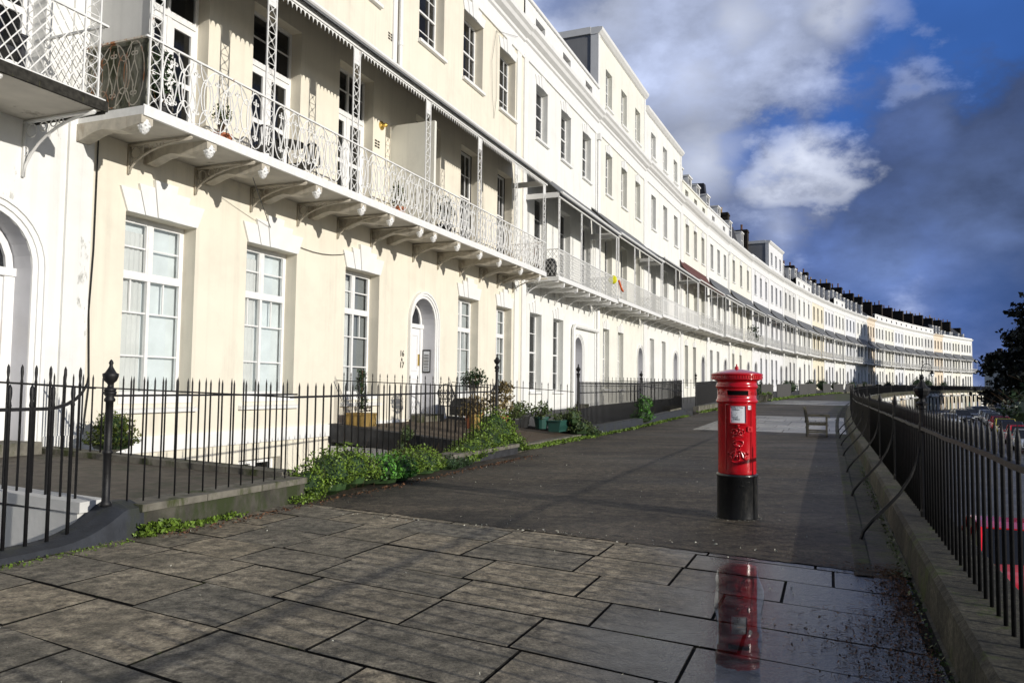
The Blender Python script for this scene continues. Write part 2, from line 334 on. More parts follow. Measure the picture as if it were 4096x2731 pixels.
vs=bpy.context.scene.view_settings; vs.view_transform='Standard'; vs.look='None'; vs.exposure=.16; vs.gamma=1
# ---------------------------------------------------------------- plan of the crescent
# s runs along the house fronts, n out from them towards the street, z up
CO=(0.0015523645559311452,-6.649047304333319e-07,5.529812385168275e-09); EB=(0.01256175131685853,-2.0640591849290685e-05)
S1=18.44
_tab=[(A0.x+D.x*S1,A0.y+D.y*S1,TH)]
for i in range(1,1500):
    q=(i-1)*.2;t=TH+CO[0]*q+CO[1]*q*q+CO[2]*q**3; x,y,_=_tab[-1]; q=i*.2
    _tab.append((x+sin(t)*.2,y+cos(t)*.2,TH+CO[0]*q+CO[1]*q*q+CO[2]*q**3))
def E(s):
    q=max(0,s-S1); return EB[0]*q+EB[1]*q*q
def W(s,n,z=0,e=True):
    """(s,n,z) to world"""
    if s<=S1: x,y,t=A0.x+D.x*s,A0.y+D.y*s,TH
    else:
        q=(s-S1)/.2; i=min(len(_tab)-2,int(q)); f=q-i; a,b=_tab[i],_tab[i+1]; x=a[0]+(b[0]-a[0])*f;y=a[1]+(b[1]-a[1])*f;t=a[2]+(b[2]-a[2])*f
    return (x+n*cos(t),y-n*sin(t),z+(E(s) if e else 0))
def HD(s):
    return TH if s<=S1 else _tab[min(len(_tab)-1,int((s-S1)/.2))][2]
def frame(s,n,z=0,e=True):
    """matrix whose local x runs along the terrace and -y points at the street"""
    t=HD(s); d=Vector((sin(t),cos(t),0)); p=Vector(W(s,n,z,e))
    return Matrix(((d.x,-d.y,0,p.x),(d.y,d.x,0,p.y),(0,0,1,p.z),(0,0,0,1)))
def strip(s0,s1,cross,step=4.0,e=True,mb=None):
    """sweep an open (n,z) section along the terrace"""
    mb=mb or MB(); k=max(1,int(math.ceil((s1-s0)/step))); m=len(cross); vs=[]
    for i in range(k+1):
        s=s0+(s1-s0)*i/k; vs+=[W(s,n,z,e) for n,z in cross]
    fs=[(i*m+j,(i+1)*m+j,(i+1)*m+j+1,i*m+j+1) for i in range(k) for j in range(m-1)]
    return mb.add(vs,fs)
def ends(mb,s0,s1,cross,e=True):
    mb.poly(*[W(s0,n,z,e) for n,z in cross]); mb.poly(*[W(s1,n,z,e) for n,z in cross]); return mb
ST=dict(kind='structure')
ZR=-2.35   # street level
# ground sheet, street, terrace
g=MB(); g.poly((-3000,-3000,ZR-.35),(3000,-3000,ZR-.35),(3000,3000,ZR-.35),(-3000,3000,ZR-.35)); obj('ground',g,M['earth'],**ST)
obj('road',strip(-60,290,[(12.2,ZR),(27,ZR)],8,False),M['road'],**ST)
obj('pavement',strip(-60,290,[(27,ZR-.3),(27,ZR+.12),(29.5,ZR+.12),(29.5,ZR-.3)],8,False),M['asphalt'],**ST)
obj('garden_lawn',strip(-60,290,[(29.5,ZR+.05),(90,ZR-1.5)],8,False),leafm('garden_grass',(.03,.05,.012)),**ST)
ta=strip(1.0,290,[(4.6,-.02),(4.62,0),(6,0),(8,0),(10,0),(11.66,0)],3); SK=-.163
def edge(n): return -2.17+SK*(n-8)
_q=random.Random(5); _n=[4.6]+[4.62+7.04*i/140 for i in range(141)]; _v=[W(edge(n)-.02+_q.uniform(-.028,.02),n,.009) for n in _n]+[W(1.0,n,.0) for n in _n]
ta.add(_v,[(j,j+142,j+143,j+1) for j in range(141)]); obj('terrace_asphalt',ta,M['asphalt'],**ST)
obj('terrace_base',strip(-60,290,[(4.6,-2.6),(4.6,-.03),(11.9,-.03),(11.9,-2.6)],5),M['joint'],**ST)
# pale damp slab band across the path
def slabs(name,s0,s1,n0,n1,matr,row,lo,hi,z,gap=.022,tilt=.004,seed=3,skew=0.0):
    rr=random.Random(seed); mb=MB(); s=s0
    while s<s1-.05:
        w=row*rr.uniform(.85,1.18); w=min(w,s1-s); n=n0-rr.uniform(0,hi)
        while n<n1:
            l=rr.uniform(lo,hi); a=max(n,n0)+gap/2; b=min(n+l,n1)-gap/2
            if b-a>.06:
                g2=gap*rr.uniform(.6,1.6)
                t=[rr.uniform(-tilt,tilt) for _ in range(4)]; j=[rr.uniform(-.012,.012) for _ in range(4)]
                c=[(s+g2/2+j[0],a,t[0]),(s+w-g2/2+j[1],a,t[1]),(s+w-g2/2+j[2],b,t[2]),(s+g2/2+j[3],b,t[3])]
                top=[W(p+skew*(q-8),q,z+h) for p,q,h in c]; e_=.006
                cs=sum(p for p,_,_ in c)/4;cn=sum(q for _,q,_ in c)/4
                out=[W(p+skew*(q-8)+math.copysign(e_*.4,p-cs),q+math.copysign(e_*.4,q-cn),z-.003+h) for p,q,h in c]
                bot=[W(p+skew*(q-8)+math.copysign(e_,p-cs),q+math.copysign(e_,q-cn),z-.05) for p,q,h in c]
                mb.add(top+out+bot,[(0,1,2,3)]+[(i,i+4,(i+1)%4+4,(i+1)%4) for i in range(4)]+[(i+4,i+8,(i+1)%4+8,(i+1)%4+4) for i in range(4)])
            n+=l
        s+=w
    o=obj(name,mb,matr,**ST); o.data.materials.append(M['joint'])
    for i,p in enumerate(o.data.polygons):
        if i%9: p.material_index=1
    return o
slabs('slab_paving',-13.5,-2.18,4.75,11.63,M['slab'],.60,.72,1.25,.004,seed=5,skew=SK,tilt=.003)
obj('slab_joint_bed',strip(-14,-1.0,[(4.7,-.008),(11.65,-.008)],2),M['joint'],**ST)
slabs('pale_slab_band',18.8,31.5,6.5,11.6,M['slabp'],1.5,.9,1.7,.008,tilt=.002,seed=9)
slabs('far_slab_band',52,66,4.9,11.5,M['slabw'],1.6,1.2,2,.008,tilt=.002,seed=12)
# water film, outline shaped to hold only the post box reflection
def film(name,cs,cn,rs,rn,z,seed,n=56):
    rr=random.Random(seed); ph=[rr.uniform(0,6.3) for _ in range(6)]; pts=[]
    for k in range(n):
        q=2*pi*k/n; r=1+.10*sin(3*q+ph[0])+.07*sin(5*q+ph[1])+.04*sin(9*q+ph[2])+.03*sin(14*q+ph[3])
        pts.append(W(cs+rs*cos(q)*r,cn+rn*sin(q)*r,z))
    mb=MB(); mb.poly(*pts[::-1]); return obj(name,mb,M['water'],**ST)
def film2(seed=4,n=44):
    rr=random.Random(seed); c0=Vector((.28,.96,0)).normalized(); ph=[rr.uniform(0,6.3) for _ in range(4)]; L_=[];R_=[]
    for k in range(n+1):
        u=k/n; Y=3.45+3.22*u; cx=Y*2.54/8.85; hw=(.0165*Y+.066)*min(1,(u+.02)*9,(1.02-u)*14)
        L_.append((cx-hw*.93*(1+.10*sin(9*u+ph[0])+.05*sin(23*u+ph[1])),Y,.0165));R_.append((cx+hw*(1+.12*sin(8*u+ph[2])+.06*sin(19*u+ph[3])),Y,.0165))
    mb=MB(); mb.poly(*(R_+L_[::-1])); return obj('puddle',mb,M['water'],**ST)
film2()
# fence coping, gutter channel
cop=[(11.62,-.02),(11.67,.0),(11.69,.235),(11.72,.27),(12.12,.27),(12.15,.24),(12.15,-2.5)]
obj('fence_coping',ends(strip(-14,80,cop,2.5),-14,80,cop),M['coping'],**ST)
obj('gutter_channel',strip(-2.9,60,[(11.24,.003),(11.26,.012),(11.37,.014),(11.39,.004),(11.62,.004)],2.5),M['coping'],**ST)
# ---------------------------------------------------------------- railings
def bar_mesh(h,r,style,n=6):
    m=MB()
    if style=='spear': pr=[(r,0),(r,h-.16),(r*1.5,h-.145),(r*.8,h-.12),(r*1.5,h-.07),(r*1.3,h-.045),(r*.15,h)]
    elif style=='knob': pr=[(r,0),(r,h-.19),(r*1.25,h-.18),(r*.85,h-.14),(r*1.25,h-.08),(r*1.1,h-.03),(r*.2,h)]
    elif style=='spike': pr=[(r,0),(r,h-.10),(r*1.05,h-.06),(r*.1,h)]
    else: pr=[(r,0),(r,h-.17),(r*1.22,h-.16),(r*1.22,h-.075),(r*.12,h)]
    return m.lathe(pr,n=n).mesh('bar',M['iron'],True)
URN=[(.0,0),(.05,0),(.055,.02),(.03,.035),(.022,.06),(.03,.075),(.055,.10),(.07,.14),(.072,.165),(.05,.175),(.035,.2),(.018,.23),(.015,.25),(.022,.265),(.012,.29),(0,.30)]
def post_mb(h,r=.03,urn=True):
    m=MB(); m.lathe([(r*1.5,0),(r*1.5,.03),(r,.05),(r,h*.45),(r*1.3,h*.46),(r*1.3,h*.475),(r*.95,h*.49),(r*.95,h-.1),(r*1.35,h-.09),(r*1.35,h-.07),(r,h-.05),(r*1.6,h-.02),(r*1.6,h)],n=10)
    if urn: m.lathe([(a,b) for a,b in URN],n=10,z0=h)
    else: m.lathe([(r*1.2,0),(r*.7,.03),(r*1.1,.06),(0,.1)],n=8,z0=h)
    return m
def railing(label,P0,P1,h,rail,style,r=.011,sp=.19,n=6,group='black area railings before the houses',posts=(),gaps=None,ramp_end=0,indiv=True,urn=True,name='area_railing',railw=.02):
    """straight railing between two world points; h bar height, rail = rail heights"""
    P0,P1=Vector(P0),Vector(P1); d=P1-P0; Ln=Vector((d.x,d.y,0)).length; ang=math.atan2(d.y,d.x)
    t=thing(name,label,'railing',P0,ang,group); sl=d.z/Ln
    k=max(1,round(Ln/sp)); me=bar_mesh(h,r,style,n)
    if indiv and k<=100:
        for i in range(1,k): o=obj('bar',me,None,t,loc=(Ln*i/k,0,sl*Ln*i/k))
    else:
        m=MB()
        for i in range(1,k):
            x=Ln*i/k; m.add([(v.co.x+x,v.co.y,v.co.z+sl*x) for v in me.vertices],[tuple(p.vertices) for p in me.polygons])
        obj('bar_panel',m,M['iron'],t)
    for z in rail:
        m=MB(); pts=[(0,0,z),(Ln,0,z+sl*Ln)]
        if ramp_end: # swoop up to the end post
            pts=[(0,0,z),(Ln-.45,0,z+sl*(Ln-.45))]+[(Ln-.45+.4*sin(q*pi/12),0,z+sl*Ln+.28*(1-cos(q*pi/12))) for q in range(1,7)]
            if ramp_end<0: pts=[(Ln-p[0],0,p[2]) for p in pts]
        for a,b in zip(pts[:-1],pts[1:]):
            m.add([(a[0],-.009,a[2]-railw/2),(b[0],-.009,b[2]-railw/2),(b[0],.009,b[2]-railw/2),(a[0],.009,a[2]-railw/2),(a[0],-.009,a[2]+railw/2),(b[0],-.009,b[2]+railw/2),(b[0],.009,b[2]+railw/2),(a[0],.009,a[2]+railw/2)],[(0,3,2,1),(4,5,6,7),(0,1,5,4),(1,2,6,5),(2,3,7,6),(3,0,4,7)])
        obj('rail',m,M['iron'],t)
    for u,hp in posts: obj('post',post_mb(hp,.035,urn),M['iron'],t,loc=(Ln*u,0,sl*Ln*u))
    return t
# street-side fence: one thing per stretch between cast posts
STY=[]
def street_fence(s0,s1,lab,indiv,stay_mb=True,urn0=False):
    t=thing('terrace_fence',lab,'fence',W(s0,11.9,.27),0,'black iron fence along the terrace edge')
    o=Vector(W(s0,11.9,.27)); k=round((s1-s0)/.19); me=bar_mesh(1.04,.0122,'square',6); m=MB()
    for i in range(1,k):
        s=s0+(s1-s0)*i/k; p=Vector(W(s,11.9,.27))-o
        if indiv: obj('bar',me,None,t,loc=p)
        else: m.add([(v.co.x+p.x,v.co.y+p.y,v.co.z+p.z) for v in me.vertices],[tuple(q.vertices) for q in me.polygons])
    if not indiv: obj('bar_panel',m,M['iron'],t)
    def rel(s,n,z): return tuple(Vector(W(s,n,z))-o)
    rr=random.Random(int(s0*7)); q=12; m=MB(); sag=[rr.uniform(-.006,.006) for _ in range(q+1)]
    for i in range(q):
        a=s0+(s1-s0)*i/q;b=s0+(s1-s0)*(i+1)/q
        m.add([rel(a,11.88,1.095+sag[i]),rel(b,11.88,1.095+sag[i+1]),rel(b,11.92,1.095+sag[i+1]),rel(a,11.92,1.095+sag[i]),rel(a,11.88,1.125+sag[i]),rel(b,11.88,1.125+sag[i+1]),rel(b,11.92,1.125+sag[i+1]),rel(a,11.92,1.125+sag[i])],[(0,3,2,1),(4,5,6,7),(0,1,5,4),(1,2,6,5),(2,3,7,6),(3,0,4,7)])
    obj('rail',m,M['iron'],t)
    m=MB(); m.lathe([(.034,0),(.034,.05),(.026,.07),(.026,.8),(.036,.81),(.036,.87),(.028,.9),(.028,1.02),(.036,1.03),(.036,1.06)],n=8)
    if urn0: m.lathe([(a*1.05,b) for a,b in URN],n=10,z0=1.06)
    else: m.lathe([(.03,0),(.02,.04),(0,.09)],n=8,z0=1.06)
    obj('post',m,M['iron'],t)
    # curved back stay
    m=MB(); pts=[rel(s0,a_,b_) for a_,b_ in ((11.88,1.09),(11.875,.95),(11.85,.80),(11.79,.64),(11.69,.47),(11.57,.33),(11.45,.20),(11.37,.09),(11.34,0))]
    m.tube(pts,[.013,.013,.014,.015,.017,.018,.018,.018,.018],6); obj('stay',m,M['iron'],t)
    return t
edges=[-15.2,-11.7,-8.2,-1.25,2.15,5.55,9.3,12.8,16.3,19.8,23.4]
nm={-15.2:'fence length behind the viewer with spiked bars',-11.7:'fence length beside the viewer with square pointed bars',-8.2:'nearest fence length with thick pointed bars over the mossy coping, red car behind',-4.75:'fence length before the red parked car with flaking bars',-1.25:'fence length starting at the post with an urn finial',2.15:'second fence length beyond the urn post, with curved stay',5.55:'third fence length beyond the urn post, opposite the dark plinth',9.3:'fourth fence length beyond the urn post, before the bench',12.8:'fence length just short of the wooden bench',16.3:'fence length right behind the wooden bench',19.8:'fence length at the pale slab band'}
for a,b in zip(edges[:-1],edges[1:]): street_fence(a,b,nm[a],-9<a<9,urn0=(a in(-1.25,)))
s=23.4;k=0
ords='first second third fourth fifth sixth seventh eighth ninth tenth eleventh twelfth thirteenth fourteenth fifteenth sixteenth'.split()
def curved_fence(s0,s1,lab):
    t=thing('terrace_fence',lab,'fence',W(s0,11.9,.27),0,'black iron fence along the terrace edge'); o=Vector(W(s0,11.9,.27)); m=MB()
    n_=int((s1-s0)/.2)
    for i in range(n_+1):
        p=Vector(W(s0+i*.2,11.9,.27))-o; h=1.04
        m.add([(p.x-.02,p.y,p.z),(p.x+.012,p.y-.016,p.z),(p.x+.012,p.y+.016,p.z),(p.x-.02,p.y,p.z+h-.08),(p.x+.012,p.y-.016,p.z+h-.08),(p.x+.012,p.y+.016,p.z+h-.08),(p.x,p.y,p.z+h)],[(0,1,4,3),(1,2,5,4),(2,0,3,5),(3,4,6),(4,5,6),(5,3,6)])
    obj('bar_panel',m,M['iron'],t); m=MB(); pts=[tuple(Vector(W(s0+(s1-s0)*i/8,11.9,1.11))-o) for i in range(9)]; m.tube(pts,.022,4); obj('rail',m,M['iron'],t)
    m=MB(); m.lathe([(.045,0),(.045,1.1),(.07,1.12),(.05,1.2),(0,1.3)],n=6); obj('post',m,M['iron'],t)
for i,(a,b) in enumerate([(23.4,34),(34,46),(46,60),(60,78),(78,98),(98,118),(118,140),(140,164),(164,190),(190,218),(218,250)]):
    curved_fence(a,b,'%s long stretch of dark far fence past the bench, curving with the crescent'%ords[i])
# ---------------------------------------------------------------- windows (origin: lower left corner of the opening, y=0 wall face)
_wc={}
def wmesh(w,h,style,rev):
    key=(round(w,2),round(h,2),style,round(rev,2))
    if key in _wc: return _wc[key]
    f=MB(); y=rev; fr=.075
    def bx(a,b,c,d,y0=0,y1=.06): f.box(a,b,y+y0,y+y1,c,d)
    bx(0,fr,0,h);bx(w-fr,w,0,h);bx(fr,w-fr,h-fr,h);bx(fr,w-fr,0,fr)
    bw=.028
    if style=='sash':      # two sashes, side margins
        mid=h*.5
        bx(fr,w-fr,mid-.03,mid+.03,-.02,.05)
        for x in (w*.27,w*.73):
            bx(x-bw/2,x+bw/2,fr,h-fr,.01,.04)
        for z in (h*.25,h*.75): bx(fr,w-fr,z-bw/2,z+bw/2,.012,.042)
    elif style=='sash2':
        mid=h*.5; bx(fr,w-fr,mid-.03,mid+.03,-.02,.05); bx(w/2-bw/2,w/2+bw/2,fr,h-fr,.01,.04)
        for z in (h*.25,h*.75): bx(fr,w-fr,z-bw/2,z+bw/2,.012,.042)
    elif style=='casement':
        tz=h*.665; bx(fr,w-fr,tz-.05,tz+.05,-.03,.06); bx(w/2-.045,w/2+.045,tz+.05,h-fr,-.02,.06)
        for a,b in ((fr,w/2-.045),(w/2+.045,w-fr)):
            bx(a,a+.035,tz+.05,h-fr,-.01,.05);bx(b-.035,b,tz+.05,h-fr,-.01,.05);bx(a+.035,b-.035,h-fr-.035,h-fr,-.01,.05);bx(a+.035,b-.035,tz+.05,tz+.095,-.01,.05)
            z=tz+(h-tz)*.5; bx(a+.035,b-.035,z-.014,z+.014,.01,.04)
        bx(w/2-.035,w/2+.035,fr,tz-.05,-.02,.05)
        z1=tz-(tz)*.30
        for z in (z1,z1*.48): bx(fr,w/2-.035,z-.014,z+.014,.01,.04); bx(w/2+.035,w-fr,z-.014,z+.014,.01,.04)
        for x in (w*.27,w*.73): bx(x-.014,x+.014,z1+.014,tz-.05,.012,.038)
    elif style=='french':
        tz=h*.70; bx(fr,w-fr,tz-.06,tz+.06,-.03,.07); bx(w/2-.05,w/2+.05,fr,tz-.06,-.02,.06)
        bx(w/2-.03,w/2+.03,tz+.06,h-fr,-.01,.06)
        for a,b in ((fr,w/2-.05),(w/2+.05,w-fr)):
            bx(a,b,fr,fr+.5,0,.05); bx(a,a+.09,fr+.5,tz-.06,0,.05);bx(b-.09,b,fr+.5,tz-.06,0,.05);bx(a+.09,b-.09,tz-.2,tz-.06,0,.05);bx(a+.09,b-.09,tz*.52,tz*.52+.1,0,.05)
        z=tz+(h-tz)*.52; bx(fr,w/2-.03,z-.014,z+.014,.01,.04);bx(w/2+.03,w-fr,z-.014,z+.014,.01,.04)
    else:                 # plain small panes for far houses
        bx(fr,w-fr,h*.5-.03,h*.5+.03,-.01,.05); bx(w/2-.02,w/2+.02,fr,h-fr,.01,.04)
    p=MB(); yy=y+.035; p.poly((fr*.5,yy,fr*.5),(w-fr*.5,yy,fr*.5),(w-fr*.5,yy,h-fr*.5),(fr*.5,yy,h-fr*.5))
    _wc[key]=(f.mesh('window',M['wood']),p.mesh('pane',M['glass']),p.mesh('pane',M['glassd'])); return _wc[key]
_sc={}
def sillm(w,mt,th=.10,pr=.11):
    k=(round(w,2),mt.name,th,pr)
    if k not in _sc:
        m=MB(); m.ext([(-pr,-th*.1),(-pr,-th),(0,-th-.01),(.2,-th-.01),(.2,0)],0,-.07,w+.07); _sc[k]=m.mesh('sill',mt)
    return _sc[k]
def window(h,x,z,w,ht,style,rev=.24,sill=None,lod=0,name='window',blind=None):
    f,p,pd=wmesh(w,ht,style,rev)
    o=obj(name,f,None,h,loc=(x,0,z)); obj('pane',pd if lod else p,None,o)
    if sill: obj('sill',sillm(w,sill),None,o)
    return o
def curtain(h,x,z,w,ht,y,amp=.03,nm='curtain'):
    m=MB(); k=28; top=[]; 
    for i in range(k+1):
        u=i/k; m.v+= [(x+w*u,y+amp*sin(u*34+sin(u*9)),z),(x+w*u,y+amp*.7*sin(u*34+sin(u*9)),z+ht)]
    m.f+=[(2*i,2*i+2,2*i+3,2*i+1) for i in range(k)]
    return obj(nm,m,M['curtain'],h,smooth=True)
# ---------------------------------------------------------------- facade panels
def facade(x0,x1,z0,z1,rects,arches,rev=.3,side=True):
    """wall face at y=0 with rectangular openings (x0,x1,z0,z1) and arched ones (xc,r,z0,spring)"""
    m=MB(); rs=list(rects)+[(xc-r,xc+r,za,zs+r) for xc,r,za,zs in arches]
    xs=sorted({x0,x1}|{v for r in rs for v in r[:2]}); zs_=sorted({z0,z1}|{v for r in rs for v in r[2:]})
    xs=[v for v in xs if x0<=v<=x1]; zs_=[v for v in zs_ if z0<=v<=z1]
    for a,b in zip(xs[:-1],xs[1:]):
        run=None
        for c,d in zip(zs_[:-1],zs_[1:]):
            cx,cz=(a+b)/2,(c+d)/2; hole=any(r[0]<cx<r[1] and r[2]<cz<r[3] for r in rs)
            if hole:
                if run: m.poly((a,0,run[0]),(b,0,run[0]),(b,0,run[1]),(a,0,run[1])); run=None
            else: run=(run[0],d) if run else (c,d)
        if run: m.poly((a,0,run[0]),(b,0,run[0]),(b,0,run[1]),(a,0,run[1]))
    for r in rects:
        a,b,c,d=r
        m.poly((a,0,c),(a,0,d),(a,rev,d),(a,rev,c));m.poly((b,0,d),(b,0,c),(b,rev,c),(b,rev,d))
        m.poly((a,0,d),(b,0,d),(b,rev,d),(a,rev,d));m.poly((b,0,c),(a,0,c),(a,rev,c),(b,rev,c))
    for xc,r,za,sp in arches:
        k=12; arc=[(xc+r*cos(pi*i/k),sp+r*sin(pi*i/k)) for i in range(k+1)]
        m.poly(*([(xc+r,0,sp+r)]+[(u,0,w_) for u,w_ in arc[:k//2+1]])[::-1])
        m.poly(*([(xc-r,0,sp+r)]+[(u,0,w_) for u,w_ in arc[k//2:]][::-1]))
    return m
def porch(h,xc,r,z0,sp,dep,mt,doorm,lod=0,fan=True,frm=None):
    """arched recess lining, door, fanlight and moulded surround"""
    k=14; arc=[(xc+r,z0)]+[(xc+r*cos(pi*i/k),sp+r*sin(pi*i/k)) for i in range(k+1)]+[(xc-r,z0)]
    m=MB()
    for (a,b),(c,d) in zip(arc[:-1],arc[1:]): m.poly((a,0,b),(c,0,d),(c,dep,d),(a,dep,b))
    obj('porch_lining',m,mt,h)
    dr=MB(); w2=r*.80; top=sp-.12
    dr.box(xc-w2,xc+w2,dep-.06,dep,z0+.12,top)
    for a,b in ((-.82,-.1),(.1,.82)):
        for c,d in ((.08,.42),(.50,.93)):
            zz0=z0+.12+(top-z0-.12)*c; zz1=z0+.12+(top-z0-.12)*d
            q=.05; x0_,x1_=xc+w2*a,xc+w2*b
            dr.box(x0_,x1_,dep-.085,dep-.06,zz0,zz0+q);dr.box(x0_,x1_,dep-.085,dep-.06,zz1-q,zz1);dr.box(x0_,x0_+q,dep-.085,dep-.06,zz0+q,zz1-q);dr.box(x1_-q,x1_,dep-.085,dep-.06,zz0+q,zz1-q)
    d=obj('door',dr,doorm,h)
    if not lod:
        b=MB(); b.box(xc-w2*.7,xc-w2*.3,dep-.10,dep-.06,z0+1.0,z0+1.07); b.box(xc+w2*.78,xc+w2*.9,dep-.12,dep-.06,z0+1.55,z0+1.9); obj('letter_box',b,M['brass'],d)
    f=MB(); f.box(xc-r,xc-w2,dep-.1,dep+.02,z0,top); f.box(xc+w2,xc+r,dep-.1,dep+.02,z0,top); f.box(xc-r,xc+r,dep-.13,dep+.02,top,sp)
    ro=r*.98; ri=r*.84; kk=12
    for i in range(kk):
        a=pi*i/kk;b_=pi*(i+1)/kk; f.add([(xc+q*cos(t),yy,sp+q*sin(t)) for yy in (dep-.08,dep) for q,t in ((ri,a),(ro,a),(ro,b_),(ri,b_))],[(0,1,2,3),(7,6,5,4),(0,3,7,4),(1,0,4,5),(2,1,5,6),(3,2,6,7)])
    for t in ((pi/2,) if lod else (pi/3,pi*.62)): f.tube([(xc,dep-.04,sp),(xc+ri*cos(t),dep-.04,sp+ri*sin(t))],.022,4)
    fl=obj('fanlight',f,M['wood'],h); g=MB(); g.poly(*[(xc+ri*cos(pi*i/12),dep-.03,sp+ri*sin(pi*i/12)) for i in range(13)][::-1]); obj('pane',g,M['glassd'],fl)
    # moulded arch surround
    s=MB()
    for q0,q1,pr in ((1.0,1.10,.03),(1.10,1.20,.06),(1.20,1.27,.09)):
        aa=[(xc+q0*r,z0),(xc+q1*r,z0)]
        seq=[((xc+q0*r,z0),(xc+q1*r,z0))]+[((xc+q0*r*cos(pi*i/18),sp+q0*r*sin(pi*i/18)),(xc+q1*r*cos(pi*i/18),sp+q1*r*sin(pi*i/18))) for i in range(19)]+[((xc-q0*r,z0),(xc-q1*r,z0))]
        for (a,b),(c,d_) in zip(seq[:-1],seq[1:]):
            s.add([(a[0],-pr,a[1]),(b[0],-pr,b[1]),(d_[0],-pr,d_[1]),(c[0],-pr,c[1]),(a[0],0,a[1]),(b[0],0,b[1]),(d_[0],0,d_[1]),(c[0],0,c[1])],[(0,1,2,3),(0,3,7,4),(1,5,6,2)])
    obj('arch_surround',s,frm or M['trim'],h)
    st=MB(); st.box(xc-r*1.05,xc+r*1.05,-.35,dep,z0-.6,z0+.12); obj('doorstep',st,M['areastone'],h)
def keystone(h,x0,x1,z,hh=.38,stepz=.14,mt=None,pr=.035):
    """flat arch of five splayed blocks, stepped up to the middle"""
    w=x1-x0; c=(x0+x1)/2; fx=[-.5,-.27,-.105,.105,.27,.5]; sp=[-.62,-.36,-.15,.15,.36,.62]; hs=[hh,hh+stepz*.8,hh+stepz*1.7,hh+stepz*.8,hh]
    prj=[pr,pr+.012,pr+.03,pr+.012,pr]; m=MB(); g=.010
    for i in range(5):
        k=hs[i]/(hh+stepz); a,b=c+w*fx[i]+g/2,c+w*fx[i+1]-g/2
        ta=c+w*(fx[i]+(sp[i]-fx[i])*k*1.15)+g/2; tb=c+w*(fx[i+1]+(sp[i+1]-fx[i+1])*k*1.15)-g/2
        m.ext([(a,z),(b,z),(tb,z+hs[i]),(ta,z+hs[i])],1,-prj[i],.0)
    obj('window_head',m,mt or M['trim'],h)
# ---------------------------------------------------------------- balcony ironwork (local x,z at depth y)
def ell(cx,cz,rx,rz,n=20,a0=0,a1=2*pi): return [(cx+rx*cos(a0+(a1-a0)*i/n),cz+rz*sin(a0+(a1-a0)*i/n)) for i in range(n+1)]
def ir_ovals(m,x0,x1,z0,z1,y,r=.0125):
    L_=x1-x0; k=max(1,round(L_/.46)); p=L_/k; h=z1-z0; cz=(z0+z1)/2
    def T(pp,cl=False): m.tube([(a,y,b) for a,b in (pp[:-1] if cl else pp)],r,3,cl)
    for i in range(k):
        c=x0+p*(i+.5)
        T(ell(c,cz,p*.66,h*.485,22),True) if 0<i<k-1 else T(ell(c,cz,p*.48,h*.485,22),True)
        T(ell(c+p/2,cz,p*.30,h*.30,16),True) if i<k-1 else None
        T([(c,z0+h*.14),(c-.03,cz-h*.1),(c+.0,cz-h*.2),(c-.08,cz),(c,cz+h*.2),(c,z1-h*.12)])
        T([(c,z0+h*.14),(c+.08,cz),(c,cz+h*.2)])
        for sg in (-1,1):
            T(ell(c+sg*.035,z1-h*.2,.03,.03,6),False); T(ell(c+sg*.035,z0+h*.2,.03,.03,6),False)
        if i<k-1:
            T(ell(c+p/2,z1,p*.34,h*.30,8,pi,2*pi)); T(ell(c+p/2,z0,p*.34,h*.30,8,0,pi))
def ir_lattice(m,x0,x1,z0,z1,y,r=.0095,p=.16,ratio=1.35):
    h=z1-z0; k=max(1,round((x1-x0)/p)); p=(x1-x0)/k; run=h/ratio
    for sg in (1,-1):
        n_=int((x1-x0+run)/p)+1
        for i in range(n_+1):
            a=x0-run+i*p if sg>0 else x0+i*p; b=a+run if sg>0 else a-run
            u0,u1=a,b; za,zb=z0,z1
            def cl(u,z,du,dz):
                return u,z
            lo,hi=x0,x1
            # clip the diagonal to the panel
            t0,t1=0.,1.; du=u1-u0
            for lim,s_ in ((lo,1),(hi,-1)):
                q=(lim-u0)/du
                if s_*du>0: t0=max(t0,q)
                else: t1=min(t1,q)
            if t1-t0>.03: m.tube([(u0+du*t0,y,z0+h*t0),(u0+du*t1,y,z0+h*t1)],r,3)
def ir_bars(m,x0,x1,z0,z1,y,r=.009,p=.11):
    k=round((x1-x0)/p)
    for i in range(k+1): m.tube([(x0+(x1-x0)*i/k,y,z0),(x0+(x1-x0)*i/k,y,z1)],r,3)
    for z in (z0+.13,z1-.16): m.tube([(x0,y,z),(x1,y,z)],r,3)
    for i in range(k): 
        c=x0+(x1-x0)*(i+.5)/k; m.tube([(a,y,b) for a,b in ell(c,(z1-.08),.04,.06,6)[:-1]],r*.7,3,True)
def ir_panel(m,x0,x1,z0,z1,y,r=.012,p=.16,frames=3):
    k=frames; q=(x1-x0)/k
    for i in range(k):
        a,b=x0+q*i+.03,x0+q*(i+1)-.03
        m.tube([(a,y,z0+.04),(b,y,z0+.04),(b,y,z1-.12),(a,y,z1-.12)],r*1.2,4,True)
        ir_lattice(m,a,b,z0+.04,z1-.12,y,r*.6,.2,.9)
        c=(a+b)/2; cz=(z0+z1)/2-.04
        for s_ in (-.22,0,.22): m.tube([(c+s_*(b-a)*1.3+u,y,cz+v) for u,v in ell(0,0,.10,.16,8)[:-1]],r*.8,3,True)
